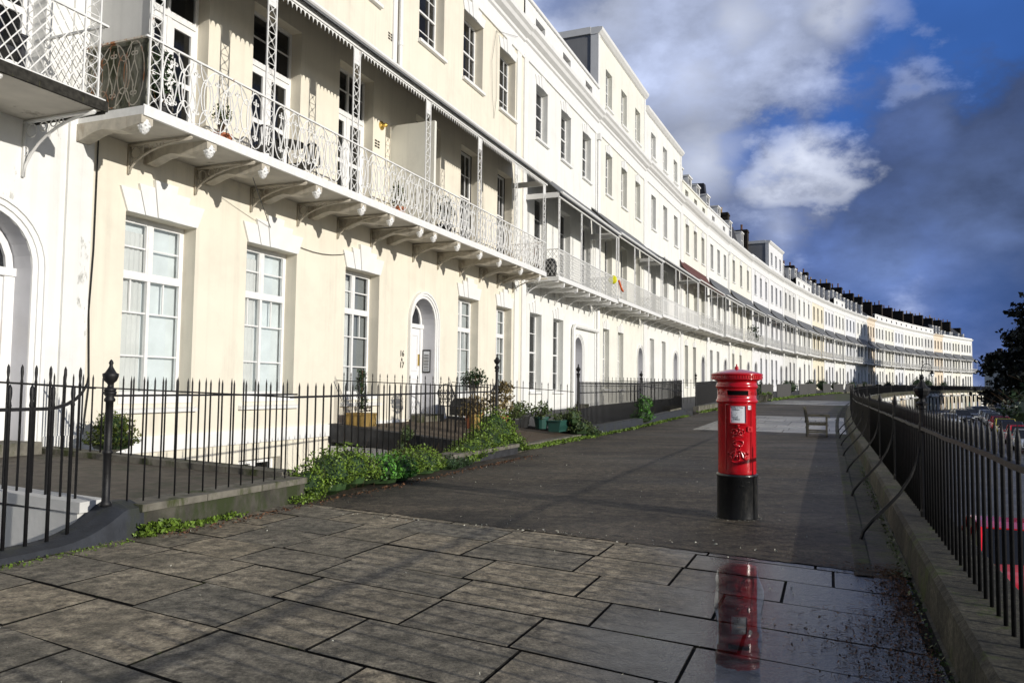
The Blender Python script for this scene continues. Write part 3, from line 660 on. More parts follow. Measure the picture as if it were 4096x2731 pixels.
def scroll_post(m,xc,z0,z1,y,w=.24,r=.011,kind='scroll'):
    for s_ in (-1,1): m.box(xc+s_*w/2-.012,xc+s_*w/2+.012,y-.012,y+.012,z0,z1)
    k=max(2,round((z1-z0)/.30)); p=(z1-z0)/k
    for i in range(k):
        z=z0+p*i; a=w/2-.015
        if kind=='scroll':
            m.tube([(xc-a*cos(pi*t/8),y,z+p*t/8) for t in range(9)],r*.7,3); m.tube([(xc+a*cos(pi*t/8),y,z+p*t/8) for t in range(9)],r*.7,3)
            m.tube([(xc+a*.36*cos(t*.9)*(1-t*.09),y,z+p*.5+a*.36*sin(t*.9)*(1-t*.09)) for t in range(9)],r*.6,3)
            m.box(xc-a,xc+a,y-.005,y+.005,z-.006,z+.006)
        else:
            m.tube([(xc-a,y,z),(xc+a,y,z+p)],r*.7,3); m.tube([(xc+a,y,z),(xc-a,y,z+p)],r*.7,3)
            if i%3==0: m.box(xc-a,xc+a,y-.006,y+.006,z-.008,z+.008)
def bracket_mb(dep,h,lod=0):
    """quarter curved iron bracket in the local y,z plane, x=0; foot at the wall z=-h"""
    m=MB(); pts=[(0,-.03-(dep-.05)*(1-cos(t*pi/2/8)) if False else -.02-(dep-.06)*sin(t*pi/16)**1.0*1.0,-h+(h-.05)*(1-cos(t*pi/16))) for t in range(9)]
    pts=[(0,-.02-(dep-.08)*(t/8)**1.55,-h+(h-.05)*(1-(1-t/8)**1.9)) for t in range(9)]
    m.tube(pts,[.021]*9,4 if lod else 6); m.box(-.02,.02,-.05,0,-h,-.02); m.box(-.022,.022,-dep+.05,0,-.05,-.01)
    if not lod:
        for c,r_,zc in ((-.16,.10,-.17),(-.38,.075,-.13),(-.56,.055,-.105),(-.70,.04,-.09)):
            m.tube([(0,c*dep/1.35+r_*cos(t*pi/5),zc+r_*sin(t*pi/5)) for t in range(10)],.011,3,True)
        m.tube([(0,-.06+.05*cos(t*pi/4),-h*.55+.07*sin(t*pi/4)) for t in range(8)],.01,3,True)
    return m
def console_mb(dep):
    """timber console with wavy soffit and a pine-cone drop at the tip"""
    m=MB(); pr=[(0,0),(0,-.26),(-.08,-.28),(-.22,-.24),(-.42,-.17),(-.62,-.14),(-.82,-.18),(-1.0,-.20),(-1.15,-.17),(-dep+.03,-.13),(-dep+.03,0)]
    m.ext(pr,0,-.11,.11); return m
def cone_mb():
    m=MB(); m.lathe([(.02,0),(.07,-.02),(.075,-.06),(.09,-.08),(.085,-.13),(.065,-.19),(.03,-.235),(0,-.25)],n=8)
    for i in range(26):
        a=i*2.4; z=-.07-.16*i/26; r_=.088-.06*max(0,(i-8)/18)
        m.box(r_*cos(a)-.012,r_*cos(a)+.012,r_*sin(a)-.012,r_*sin(a)+.012,z-.012,z+.012)
    return m
_bm={}
def balcony(h,x0,x1,dep=1.45,zf=5.5,style='bars',posts=4,canopy='swept',cmat='lead',brk='curve',lod=0,zt=9.0,zw=10.0,valance=False,postk='lat',brn=None,railmat='iron_w',slabm='iron_w',left_end=True,railh=1.08,brh=.6,roof=True):
    y=-dep; im=M[railmat]
    s=MB(); s.box(x0,x1,y+.05,0,zf+.03,zf+.13); sl=obj('balcony_slab',s,M['soffit'],h)
    s=MB(); s.box(x0-.02,x1+.02,y,y+.05,zf+.02,zf+.17); s.box(x0-.02,x0+.03,y+.05,0,zf,zf+.17);s.box(x1-.03,x1+.02,y+.05,0,zf,zf+.17); obj('fascia',s,M[slabm],sl)
    # brackets
    kb=brn or max(3,round((x1-x0)/(1.5 if lod==0 else 2.0)))
    key=(brk,round(dep,2),lod,round(brh,2))
    if key not in _bm:
        _bm[key]=(bracket_mb(dep,brh,lod).mesh('bracket',M['bracket'] if brk=='mixed' else M['iron_w'],True),console_mb(dep).mesh('console',M['bracket'] if brk=='mixed' else M['iron_w']),cone_mb().mesh('cone_drop',M['trim'],True) if brk=='mixed' else None)
    b0,b1,b2=_bm[key]
    if lod>1:
        m=MB()
        for i in range(kb):
            x=x0+.15+(x1-x0-.3)*i/(kb-1); m.add([(a+x,b,c+zf) for a,b,c in [tuple(v.co) for v in b0.vertices]],[tuple(p.vertices) for p in b0.polygons])
        obj('bracket_row',m,M['iron_w'],sl)
    elif brk=='mixed':
        for xx in BRX: obj('bracket',b0,None,sl,loc=(xx,0,zf+.02))
        for xx in CNX:
            o=obj('console',b1,None,sl,loc=(xx,0,zf+.03)); obj('cone_drop',b2,None,sl,loc=(xx,y+.09,zf-.005)) 
    else:
        for i in range(kb):
            x=x0+.15+(x1-x0-.3)*i/(kb-1); obj('bracket',b0,None,sl,loc=(x,0,zf+.02))
            if lod==0 and brk=='beam': 
                m=MB(); m.ext([(0,0),(0,-.16),(y+.3,-.16),(y+.16,-.22),(y+.08,-.18),(y+.06,0)],0,-.07,.07); obj('beam',m,M['iron_w'],sl,loc=(x+.72,0,zf+.03)) if i<kb-1 else None
    # posts
    zr=zf+.17; xs=posts if isinstance(posts,(list,tuple)) else [x0+.07+(x1-x0-.14)*i/(posts-1) for i in range(posts)]
    for x in xs:
        m=MB()
        if postk=='scroll': scroll_post(m,x+(.13 if x<x0+.3 else -.13 if x>x1-.3 else 0),zr,zt+.02,y+.04,.24,.011,'scroll'); m.box(x-.1+(.13 if x<x0+.3 else -.13 if x>x1-.3 else 0),x+.1+(.13 if x<x0+.3 else -.13 if x>x1-.3 else 0),y+.035,y+.045,zt-.36,zt+.02)
        elif postk=='lat': scroll_post(m,x,zr,zt+.02,y+.04,.15,.012,'x')
        else: m.box(x-.035,x+.035,y+.01,y+.08,zr,zt+.02)
        obj('balcony_post',m,im,h)
    # railing
    m=MB(); fn=dict(ovals=ir_ovals,lattice=ir_lattice,bars=ir_bars,panel=ir_panel)[style]
    kw={} if lod==0 else dict(r=.013)
    for a,b in zip(xs[:-1],xs[1:]):
        g_=.13 if postk=='scroll' else .05
        if postk=='scroll':
            a2=a+(.26 if a<x0+.3 else .13); b2=b-(.26 if b>x1-.3 else .13)
        else: a2,b2=a+g_,b-g_
        fn(m,a2,b2,zr+.04,zr+railh-.03,y+.04,**kw)
    m.box(x0,x1,y+.02,y+.06,zr+railh-.03,zr+railh); m.box(x0,x1,y+.03,y+.05,zr,zr+.03)
    ra=obj('balcony_railing',m,im,h)
    for xe in ((x0+.03,x1-.03) if left_end else (x1-.03,)):
        e_=MB()
        q=MB(); fn(q,.05,dep-.08,zr+.04,zr+railh-.03,0,**kw); e_.add([(xe,-v[0],v[2]) for v in q.v],q.f); e_.box(xe-.02,xe+.02,y+.04,0,zr+railh-.03,zr+railh)
        obj('end_railing',e_,M['iron_r'] if railmat=='iron_w' and style=='ovals' else im,ra)
    # canopy
    if not roof: return
    c=MB(); pr=[(-t/6*dep*1.08,zw-(zw-zt-.12)*((t/6)**(.62 if canopy=='swept' else 1))) for t in range(7)]
    n_=len(pr); c.ext([(a,b) for a,b in pr]+[(a,b-.05) for a,b in pr[::-1]],0,x0-.05,x1+.05)
    cn=obj('canopy',c,M[cmat],h)
    f=MB(); f.box(x0-.04,x1+.04,y-.005,y+.055,zt,zt+.22); f.box(x0-.04,x0,y+.055,0,zt,zt+.2); f.box(x1,x1+.04,y+.055,0,zt,zt+.2)
    pts=[(x0-.05,y-.1,zt+.17),(x1+.05,y-.1,zt+.17)]; f.tube(pts,.055,8)
    obj('gutter',f,M['trim'],cn)
    if valance:
        v=MB()
        for a,b in zip(xs[:-1],xs[1:]):
            k=round((b-a-.3)/.135); p=(b-a-.3)/k
            for i in range(k):
                u=a+.15+p*i; yy=y+.02
                out=[(u,zt+.0),(u+p,zt+.0),(u+p,zt-.13),(u+p*.93,zt-.075),(u+p*.78,zt-.035),(u+p*.5,zt-.02),(u+p*.22,zt-.035),(u+p*.07,zt-.075),(u,zt-.13)]
                v.ext(out,1,yy,yy+.012)
        obj('valance',v,im,cn)
        d_=MB()
        for a,b in zip(xs[:-1],xs[1:]):
            k=6
            for i in range(k):
                u=a+.3+(b-a-.6)*i/(k-1); d_.tube([(u+.09*cos(t*pi/5),y-.03,zt+.13+.07*sin(t*pi/5)) for t in range(10)],.009,3,True); d_.tube([(u+.09,y-.03,zt+.1),(u+.25,y-.03,zt+.06),(u+.36,y-.03,zt+.1)],.009,3)
        obj('scroll_frieze',d_,im,cn)
# ---------------------------------------------------------------- cornice, parapet, roofs
CORN=[(0,14.42),(-.06,14.42),(-.06,14.52),(-.03,14.55),(-.03,15.05),(-.10,15.10),(-.12,15.2),(-.28,15.30),(-.34,15.42),(-.44,15.5),(-.46,15.66),(0,15.70)]
def cornice(h,x0,x1,mt,lod=0):
    m=MB(); pr=CORN if not lod else [CORN[i] for i in (0,1,4,6,7,9,10,11)]
    m.ext(pr,0,x0,x1); return obj('cornice',m,mt,h)
def potrow(m,x,y0,y1,z,k,rr,hl=.8):
    for i in range(k):
        y=y0+(y1-y0)*(i+.5)/k; hh=hl*rr.uniform(.6,1.25); m.lathe([(.15,0),(.12,hh*.8),(.16,hh*.84),(.15,hh)],x,y,6,z)
def stack(h,x,y0,y1,z0,z1,k,seed,th=.95,mt='stack',lit=None):
    z1+=.7; y1+=.8
    rr=random.Random(seed); m=MB(); m.box(x-th/2,x+th/2,y0,y1,z0,z1); m.box(x-th/2-.07,x+th/2+.07,y0-.07,y1+.07,z1-.35,z1-.2); o=obj('chimney_stack',m,M[mt],h)
    p=MB(); potrow(p,x,y0+.2,y1-.2,z1,k,rr); obj('chimney_pot_row',p,M['pot' if seed%3 else 'potl'],o)
def dormer(h,x0,x1,y,z0,z1,dep=2.0,style='plain',mt=None):
    mt=mt or M['trim']; m=MB(); w=x1-x0
    m.box(x0,x0+.1,y,y+dep,z0,z1);m.box(x1-.1,x1,y,y+dep,z0,z1);m.box(x0-.08,x1+.08,y-.08,y+dep,z1,z1+.12);m.box(x0+.1,x1-.1,y,y+dep,z0-.15,z0+.05)
    d=obj('dormer',m,mt,h); f,p,pd=wmesh(w-.2,z1-z0-.05,style,.0)
    o=obj('window',f,None,d,loc=(x0+.1,y+.03,z0+.05)); q=MB(); q.poly((x0+.12,y+.10,z0+.07),(x1-.12,y+.10,z0+.07),(x1-.12,y+.10,z1-.02),(x0+.12,y+.10,z1-.02)); obj('pane',q,M['glassd'],d)
for _k,_c in dict(netgrey=.78,netdark=.26,netmid=.5).items(): M[_k]=mat(_k+'_blind',(_c*.97,_c,_c*.99),.9,.1,2,0,.1)
BRX=[1.0+v for v in (0.0,1.52,3.06,4.6,6.15,7.65,9.88,11.42,12.97,14.5,16.06,17.55)]   # measured on the double house (origin s=-1)
CNX=[1.0+v for v in (-.93,.43,1.8,3.44,5.1,6.34,7.81,8.56,9.99,11.52,13.01,14.9,16.7)]
HG='terraced houses of the crescent'
def shell(h,w,mt,ztop=15.0,lod=0,dep=10,roofm='slate',z0=-2.5):
    m=MB()
    if lod==0:
        m.box(.02,w-.02,2.2,dep,z0,ztop)
        for z in (z0,4.85,10.3,ztop-.3): m.box(.02,w-.02,.32,2.2,z,z+.25)
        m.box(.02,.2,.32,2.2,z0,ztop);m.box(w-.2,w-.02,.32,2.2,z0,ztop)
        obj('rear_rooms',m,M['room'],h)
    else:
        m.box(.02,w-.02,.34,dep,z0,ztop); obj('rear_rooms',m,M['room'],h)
def house(label,s0,s1,mt,spec,lod=0):
    """one house of the crescent between arc positions s0,s1 (metres past the double house start)"""
    P0=Vector(W(s0,0)); P1=Vector(W(s1,0)); e0=E((s0+s1)/2)
    d=Vector((P1.x-P0.x,P1.y-P0.y,0)); w=d.length; d.normalize()
    mw=Matrix(((d.x,-d.y,0,P0.x),(d.y,d.x,0,P0.y),(0,0,1,e0),(0,0,0,1)))
    h=thing('terraced_house',label,'house',group=HG,mw=mw); g=spec.get
    wall=M[mt]; tr=M['trim']; fx=g('fx',(.205,.51,.82)); nb=len(fx)
    ww=g('w2',1.22); wf=g('wf',1.35); wg=g('wg',1.15)
    W2=[(w*f-ww/2,w*f+ww/2,11.62,g('t2',13.85)) for f in fx]
    WF=[(w*f-wf/2,w*f+wf/2,5.7,9.3) for f in fx]
    dr=g('door','L'); gx=g('gx') or ((.50,.80) if dr=='L' else (.17,.47) if dr=='R' else fx)
    WG=[(w*f-wg/2,w*f+wg/2,1.22,4.37) for f in gx]
    dx=g('dx') or (w*.18 if dr=='L' else w*.80); r_=.66
    ar=[(dx,r_,.5,3.1)] if dr else []
    obj('wall',facade(0,w,-2.5,14.5,W2+WF+WG,ar),wall,h)
    top=g('top',15.0); shell(h,w,mt,15.3,lod)
    st=g('style','sash' if lod<2 else 'plain'); st=st if lod<2 else 'plain'
    for a,b,c,e_ in W2: window(h,a,c,b-a,e_-c,st,.26,tr,lod)
    for a,b,c,e_ in WF: window(h,a,c,b-a,e_-c,st,.28,None,lod)
    for a,b,c,e_ in WG: window(h,a,c,b-a,e_-c,st,.26,tr,lod)
    if lod==0:
        for a,b,c,e_ in WG: curtain(h,a+.05,c,b-a-.1,e_-c,.75)
    if g('key',True) and lod<2:
        for a,b,c,e_ in W2: keystone(h,a,b,e_,.34,.10,tr if g('keyw',True) else wall,.03)
        for a,b,c,e_ in WG: keystone(h,a,b,e_,.34,.10,tr if g('keyw',True) else wall,.03)
    if dr: porch(h,dx,r_,.5,3.1,.9,M[g('porch','reveal')],M[g('doorm','door')],lod,frm=tr)
    # pilaster strips, plinth, cornice
    m=MB()
    for xa in (0,w-.42): m=MB(); m.box(xa,xa+.42,-.06,0,-.3,14.42); obj('pilaster',m,tr,h)
    m=MB(); m.box(.42,w-.42,-.045,0,.24,.55) if False else None
    cornice(h,0,w,M[g('corn','trim')],lod)
    k=g('attic','plain')
    if k=='plain':
        m=MB(); m.box(0,w,-.12,.22,15.70,16.0); obj('parapet',m,tr,h)
    if k in('slots','slotsdorm'):
        n_=g('nslot',3); zt=g('pt',16.85); hs=[(w*(i+.5)/n_-.55,w*(i+.5)/n_+.55,15.98,16.5) for i in range(n_)]
        m=facade(0,w,15.70,zt,hs,[],.3); m.v=[(a,b-.05,c) for a,b,c in m.v]; m.box(0,w,-.13,.35,zt,zt+.12); pp=obj('parapet',m,wall if g('parw') else tr,h); m=MB(); m.box(.05,w-.05,.22,.34,15.72,zt-.02); obj('slot_shade_backing',m,M['stack'],pp)  # dark backing box puts the shade of the open slots into colour
    if k=='storey':
        zt=g('ah',19.4); a2=[(a,b,16.35,18.4 if zt>19.2 else 18.0) for a,b,_,_ in W2]
        m=facade(0,w,15.70,zt,a2,[],.3); m.v=[(a,b+.02,c) for a,b,c in m.v]; obj('attic_wall',m,wall,h)
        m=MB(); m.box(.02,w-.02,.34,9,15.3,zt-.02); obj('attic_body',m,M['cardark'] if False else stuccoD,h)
        for a,b,c,e_ in a2: window(h,a,c,b-a,e_-c,st,.26,tr,lod)
        m=MB(); m.ext([(0,zt-.25),(-.08,zt-.2),(-.22,zt-.05),(-.25,zt+.08),(0,zt+.12),(.4,zt+.12),(.4,zt-.25)],0,-.05,w+.05); m.box(-.02,.3,-.03,.4,15.7,zt-.25) ; m.box(w-.3,w+.02,-.03,.4,15.7,zt-.25); m.box(-.02,w+.02,.4,9,zt-.02,zt+.1); m.box(-.06,.1,.4,9,zt+.1-.3,zt+.16) ;obj('attic_cornice',m,tr,h)
    if k in('roof','slotsdorm','dorm','slots','plain'):
        m=MB(); z0=15.4; rz=g('rz',18.6)
        if k in('dorm','slotsdorm'): pr=[(.4,z0),(1.2,18.3),(3,18.8),(7.5,18.8),(9.8,z0)]
        else: pr=[(.4,z0),(5.2,rz),(9.8,z0)]
        m.ext(pr,0,.05,w-.05); obj('roof',m,M[g('roofm','slate')],h)
    if k in('dorm','slotsdorm'):
        nd=g('nd',3)
        for i in range(nd):
            c=w*(i+.5)/nd; dormer(h,c-.66,c+.66,.42,16.2 if k=='dorm' else 17.0,17.9 if k=='dorm' else 18.35,2.4)
    elif g('skyd'):
        for f in g('skyd'): dormer(h,w*f-.5,w*f+.5,1.0,16.0,17.1,2.0)
    if g('stack'):
        y0,y1,zt,kk=g('stack'); stack(h,w-.1,y0,y1,14.8,zt,kk,int(s0*3)+2)
    if s0>40 and s0<62:
        m=MB(); m.ext([(1.0,15.7),(1.6,19.6 if s0<55 else 20.6),(6,19.8 if s0<55 else 20.8),(7,15.7)],0,w*.62,w*.70); obj('party_wall',m,M['slate'],h)
    if g('stack2'):
        y0,y1,zt,kk=g('stack2'); stack(h,w*.5,y0,y1,14.8,zt,kk,int(s0*3)+5)
    if g('pipe',False):
        m=MB(); m.tube([(w-.2,-.12,.5),(w-.2,-.12,5.3)],.05,8); m.tube([(w-.2,-.12,10.0),(w-.2,-.12,14.4)],.055,8); m.box(w-.34,w-.06,-.25,-.03,14.1,14.42); obj('downpipe',m,tr,h)
    if g('archpipe'):
        m=MB(); a=dx-1.02; m.tube([(a,-.12,.5),(a,-.12,4.1),(a+.15,-.14,4.25),(w-.2,-.14,4.25),(w-.1,-.12,4.4),(w-.1,-.12,5.3)],.09,8); obj('downpipe',m,tr,h)
    balcony(h,g('b0',.12),w-g('b1',.12),lod=lod,**g('bal',{}))
    return h,w
stuccoD=stucco('shaded_grey_side_render',(.30,.30,.30))  # darker grey than the fronts: shade of the side walls put into the colour
# --- the cream double house, local x = s+1
H1=thing('terraced_house','cream double house numbered 16 & 17 with oval balcony ironwork and scalloped fringe','house',group=HG,mw=frame(-1.0,0))
X=lambda s:s+1.0
w1=X(18.44)
W2=[(X(a),X(b),11.62,13.9) for a,b in ((.35,1.95),(3.35,4.95),(6.2,7.8),(10.0,11.6),(13.0,14.55),(16.05,17.6))]
FD=[(X(a),X(b),5.67,9.45) for a,b in ((.3,1.75),(3.0,4.6),(6.1,7.65))]; FW=[(X(a),X(b),6.3,9.35) for a,b in ((9.95,11.5),(12.95,14.4),(16.0,17.4))]
GW=[(X(a),X(b),1.22,4.37) for a,b in ((0,1.6),(3.0,4.63),(6.55,8.13),(12.92,14.5),(16.04,17.5))]
BW=[(X(2.95),X(4.25),-1.9,-.10)]
obj('wall',facade(.3,w1,-2.5,14.5,W2+FD+FW+GW+BW,[(X(10.6),.72,.5,3.3)]),M['cream'],H1)
shell(H1,w1,'cream',15.3)
for i,(a,b,c,e_) in enumerate(W2): window(H1,a,c,b-a,e_-c,'sash',.3,M['trim']); keystone(H1,a,b,e_,.36,.12)
for a,b,c,e_ in FD: window(H1,a,c,b-a,e_-c,'french',.28,None,name='balcony_door')
for a,b,c,e_ in FW: window(H1,a,c,b-a,e_-c,'sash',.34,None)
for i,(a,b,c,e_) in enumerate(GW):
    window(H1,a,c,b-a,e_-c,'casement',.30,None); keystone(H1,a,b,e_,.40,.15,None,.045)
    m=MB(); m.box(a-.02,b+.02,-.02,.3,c-.13,c); m.ext([(-.09,.93),(-.10,.99),(0,1.02),(0,.93)],0,a-.12,b+.12); obj('sill',m,M['trim'],H1)
    curtain(H1,a+.06,c,(b-a)*.42,e_-c-.25,.385,.02)
    m=MB(); m.box(a+.03,b+.28,.42,.44,c-.2,e_+.1); obj('blind',m,[M['netgrey'],M['netgrey'],M['netdark'],M['netmid'],M['netmid']][i],H1)
window(H1,BW[0][0],BW[0][2],1.3,1.8,'casement',.2,M['trim'])
porch(H1,X(10.6),.72,.5,3.3,.5,M['reveal'],M['door'])
m=MB(); m.box(.3,X(9.55),-.05,0,.24,.52);m.box(X(11.65),w1,-.05,0,.24,.52); obj('plinth_band',m,M['trim'],H1)
m=MB(); m.tube([(X(8.82),-.09,9.9),(X(8.82),-.09,14.4)],.06,8); m.box(X(8.5),X(8.7),-.05,0,10.1,14.42)
for z in (10.9,12.6,14.0): m.tube([(X(8.82),-.09,z),(X(8.82),-.09,z+.12)],.075,8)
obj('downpipe',m,M['trim'],H1)
m=MB(); m.box(w1-.75,w1-.3,-.05,0,.0,14.42); obj('pilaster',m,M['white'],H1)
cornice(H1,.3,w1,M['trim']); m=MB(); m.box(.3,w1,-.1,.25,15.7,15.95); obj('parapet',m,M['trim'],H1)
m=MB(); m.box(w1-1.5,w1-.02,.0,2.6,15.95,17.05); m.box(w1-1.6,w1+.02,-.1,2.7,17.05,17.2); obj('chimney_stack',m,M['cream2'],H1)
m=MB(); m.ext([(.5,15.4),(5,18.2),(9.5,15.4)],0,.3,w1-.05); obj('roof',m,M['slate'],H1)
balcony(H1,X(-1.0),X(17.3),style='ovals',posts=[X(v) for v in (-.93,1.87,4.72,8.08,11.35,14.3,17.23)],zt=8.92,zw=10.02,valance=True,postk='scroll',brk='mixed',canopy='flat',railh=1.12,brh=.52)
# partition screen, wall lamp, air bricks, number, entry panel
m=MB(); m.box(X(8.55),X(8.66),-1.35,0,5.67,8.55); obj('partition_screen',m,M['cream2'],H1)
for xv,zv in ((7.75,7.75),(8.3,10.9),(7.6,.70)):
    m=MB()
    for i in range(2):
        for j in range(3): m.box(X(xv)+i*.13,X(xv)+i*.13+.1,-.006,.01,zv+j*.075,zv+j*.075+.045)
    obj('air_brick',m,M['stack'],H1)
m=MB(); m.lathe([(.0,0),(.12,0),(.12,.03),(.05,.06),(.06,.16),(0,.2)],n=10); m.move(Matrix.Translation((X(8.05),0,8.4))@Matrix.Rotation(pi/2,4,'X')); obj('wall_lamp',m,M['brass'],H1)
def wtext(h,txt,size,x,z,mt='ink',y=-.012): 
    t=text_mb(txt,size,.004); t.move(Matrix.Translation((x,y,z))@Matrix.Rotation(pi/2,4,'X')); return obj('lettering',t,M[mt],h)
for tx,zv,sz in (('16',2.27,.24),('&',2.14,.13),('17',1.95,.24)): wtext(H1,tx,sz,X(9.38),zv)
m=MB(); m.box(X(10.6)+.715,X(10.6)+.70,.12,.38,1.85,2.55); pn=obj('entry_panel',m,M['black'],H1)
m=MB(); m.box(X(10.6)+.702,X(10.6)+.696,.15,.35,1.9,2.5); obj('name_card',m,M['paper'],pn)
m=MB()
for i in range(11): m.box(X(10.6)+.697,X(10.6)+.692,.17,.33,1.93+i*.045,1.95+i*.045)
m.lathe([(0,0),(.03,0),(.03,.01),(0,.01)],n=8,cx=0,cy=0) if False else None
obj('card_lines',m,M['ink'],pn)
# hanging cables on the cream front
def cable(label,pts,r=.012,mt='black'):
    m=MB(); m.tube(pts,r,4); o=obj('cable',m,M[mt]); o['label']=label;o['category']='cable'; o['group']='loose cables on the fronts'; return o
def sagw(a,b,sag,k=10): return [tuple(Vector(a).lerp(Vector(b),i/k)-Vector((0,0,sag*4*(i/k)*(1-i/k)))) for i in range(k+1)]
cable('thin black cable sagging across the cream wall between two ground floor window heads',sagw(W(1.55,1.2,5.55),W(3.7,.03,4.75),.02)+sagw(W(3.7,.03,4.75),W(7.4,.04,5.0),.35)[1:],.009)
cable('black cable running down beside the cream and white house boundary',[W(-.62,.03,z+.0) for z in (5.4,4.6,3.6)]+[W(-.66,.03,2.6),W(-.6,.03,1.4),W(-.68,.03,.6)],.012)
cable('loose wires hanging from the cornice at the right end of the cream house',[W(15.6,.05,14.3),W(15.2,.06,13.0),W(15.3,.05,11.9),W(15.45,.06,11.0)]+[W(15.7,.05,11.9),W(15.65,.05,14.3),W(17.6,.1,14.9)],.007)
# --- white house left of it
H0=thing('terraced_house','white house at the left edge with diamond trellis balcony and peeling paint','house',group=HG,mw=frame(-10.4,0))
Y0=lambda s:s+10.4
obj('wall',facade(0,Y0(-.7),-2.5,14.5,[(Y0(a),Y0(b),5.7,9.4) for a,b in ((-8.2,-6.7),(-5.6,-4.1),(-3.1,-1.6))]+[(Y0(a),Y0(b),11.6,13.9) for a,b in ((-8.2,-6.7),(-5.6,-4.1),(-3.1,-1.6))]+[(Y0(a),Y0(b),1.22,4.37) for a,b in ((-9.2,-7.7),(-6.4,-4.9))],[(Y0(-2.45),.80,.45,3.15)]),M['white2'],H0)
for a in (-8.2,-5.6,-3.1): window(H0,Y0(a),5.7,1.5,3.7,'french',.3,None); window(H0,Y0(a),11.6,1.5,2.3,'sash',.3,M['trim'])
for a in (-9.2,-6.4): window(H0,Y0(a),1.22,1.5,3.15,'sash',.3,M['trim'])
shell(H0,Y0(-.7),'white',15.3); porch(H0,Y0(-2.45),.80,.45,3.15,.45,M['reveal'],M['door'])
m=MB(); m.box(Y0(-1.15),Y0(-.7),-.05,0,.35,14.42); m.box(Y0(-1.4),Y0(-.7),-.10,0,-.3,.62); obj('pilaster',m,M['white2'],H0)
cornice(H0,0,Y0(-.7),M['trim'])
balcony(H0,Y0(-10.2),Y0(-1.72),style='lattice',posts=[Y0(v) for v in (-10.1,-7.3,-4.5,-1.84)],zt=9.0,postk='scroll',brk='curve',brn=7,slabm='darkfas',railh=1.12,dep=1.5,zf=5.3,brh=.85)
m=MB(); m.box(X(-.88),X(-.80),-1.30,0,6.78,10.0); m.box(X(-.89),X(-.79),-1.34,-1.26,6.78,8.9); obj('partition_screen',m,M['greyw'],H1)
m=MB(); m.box(X(-.89),X(-.78),-1.32,0,5.6,6.72); m.box(X(-.90),X(-.77),-1.33,0,6.72,6.80); obj('screen_base',m,M['screenmoss'],H1)
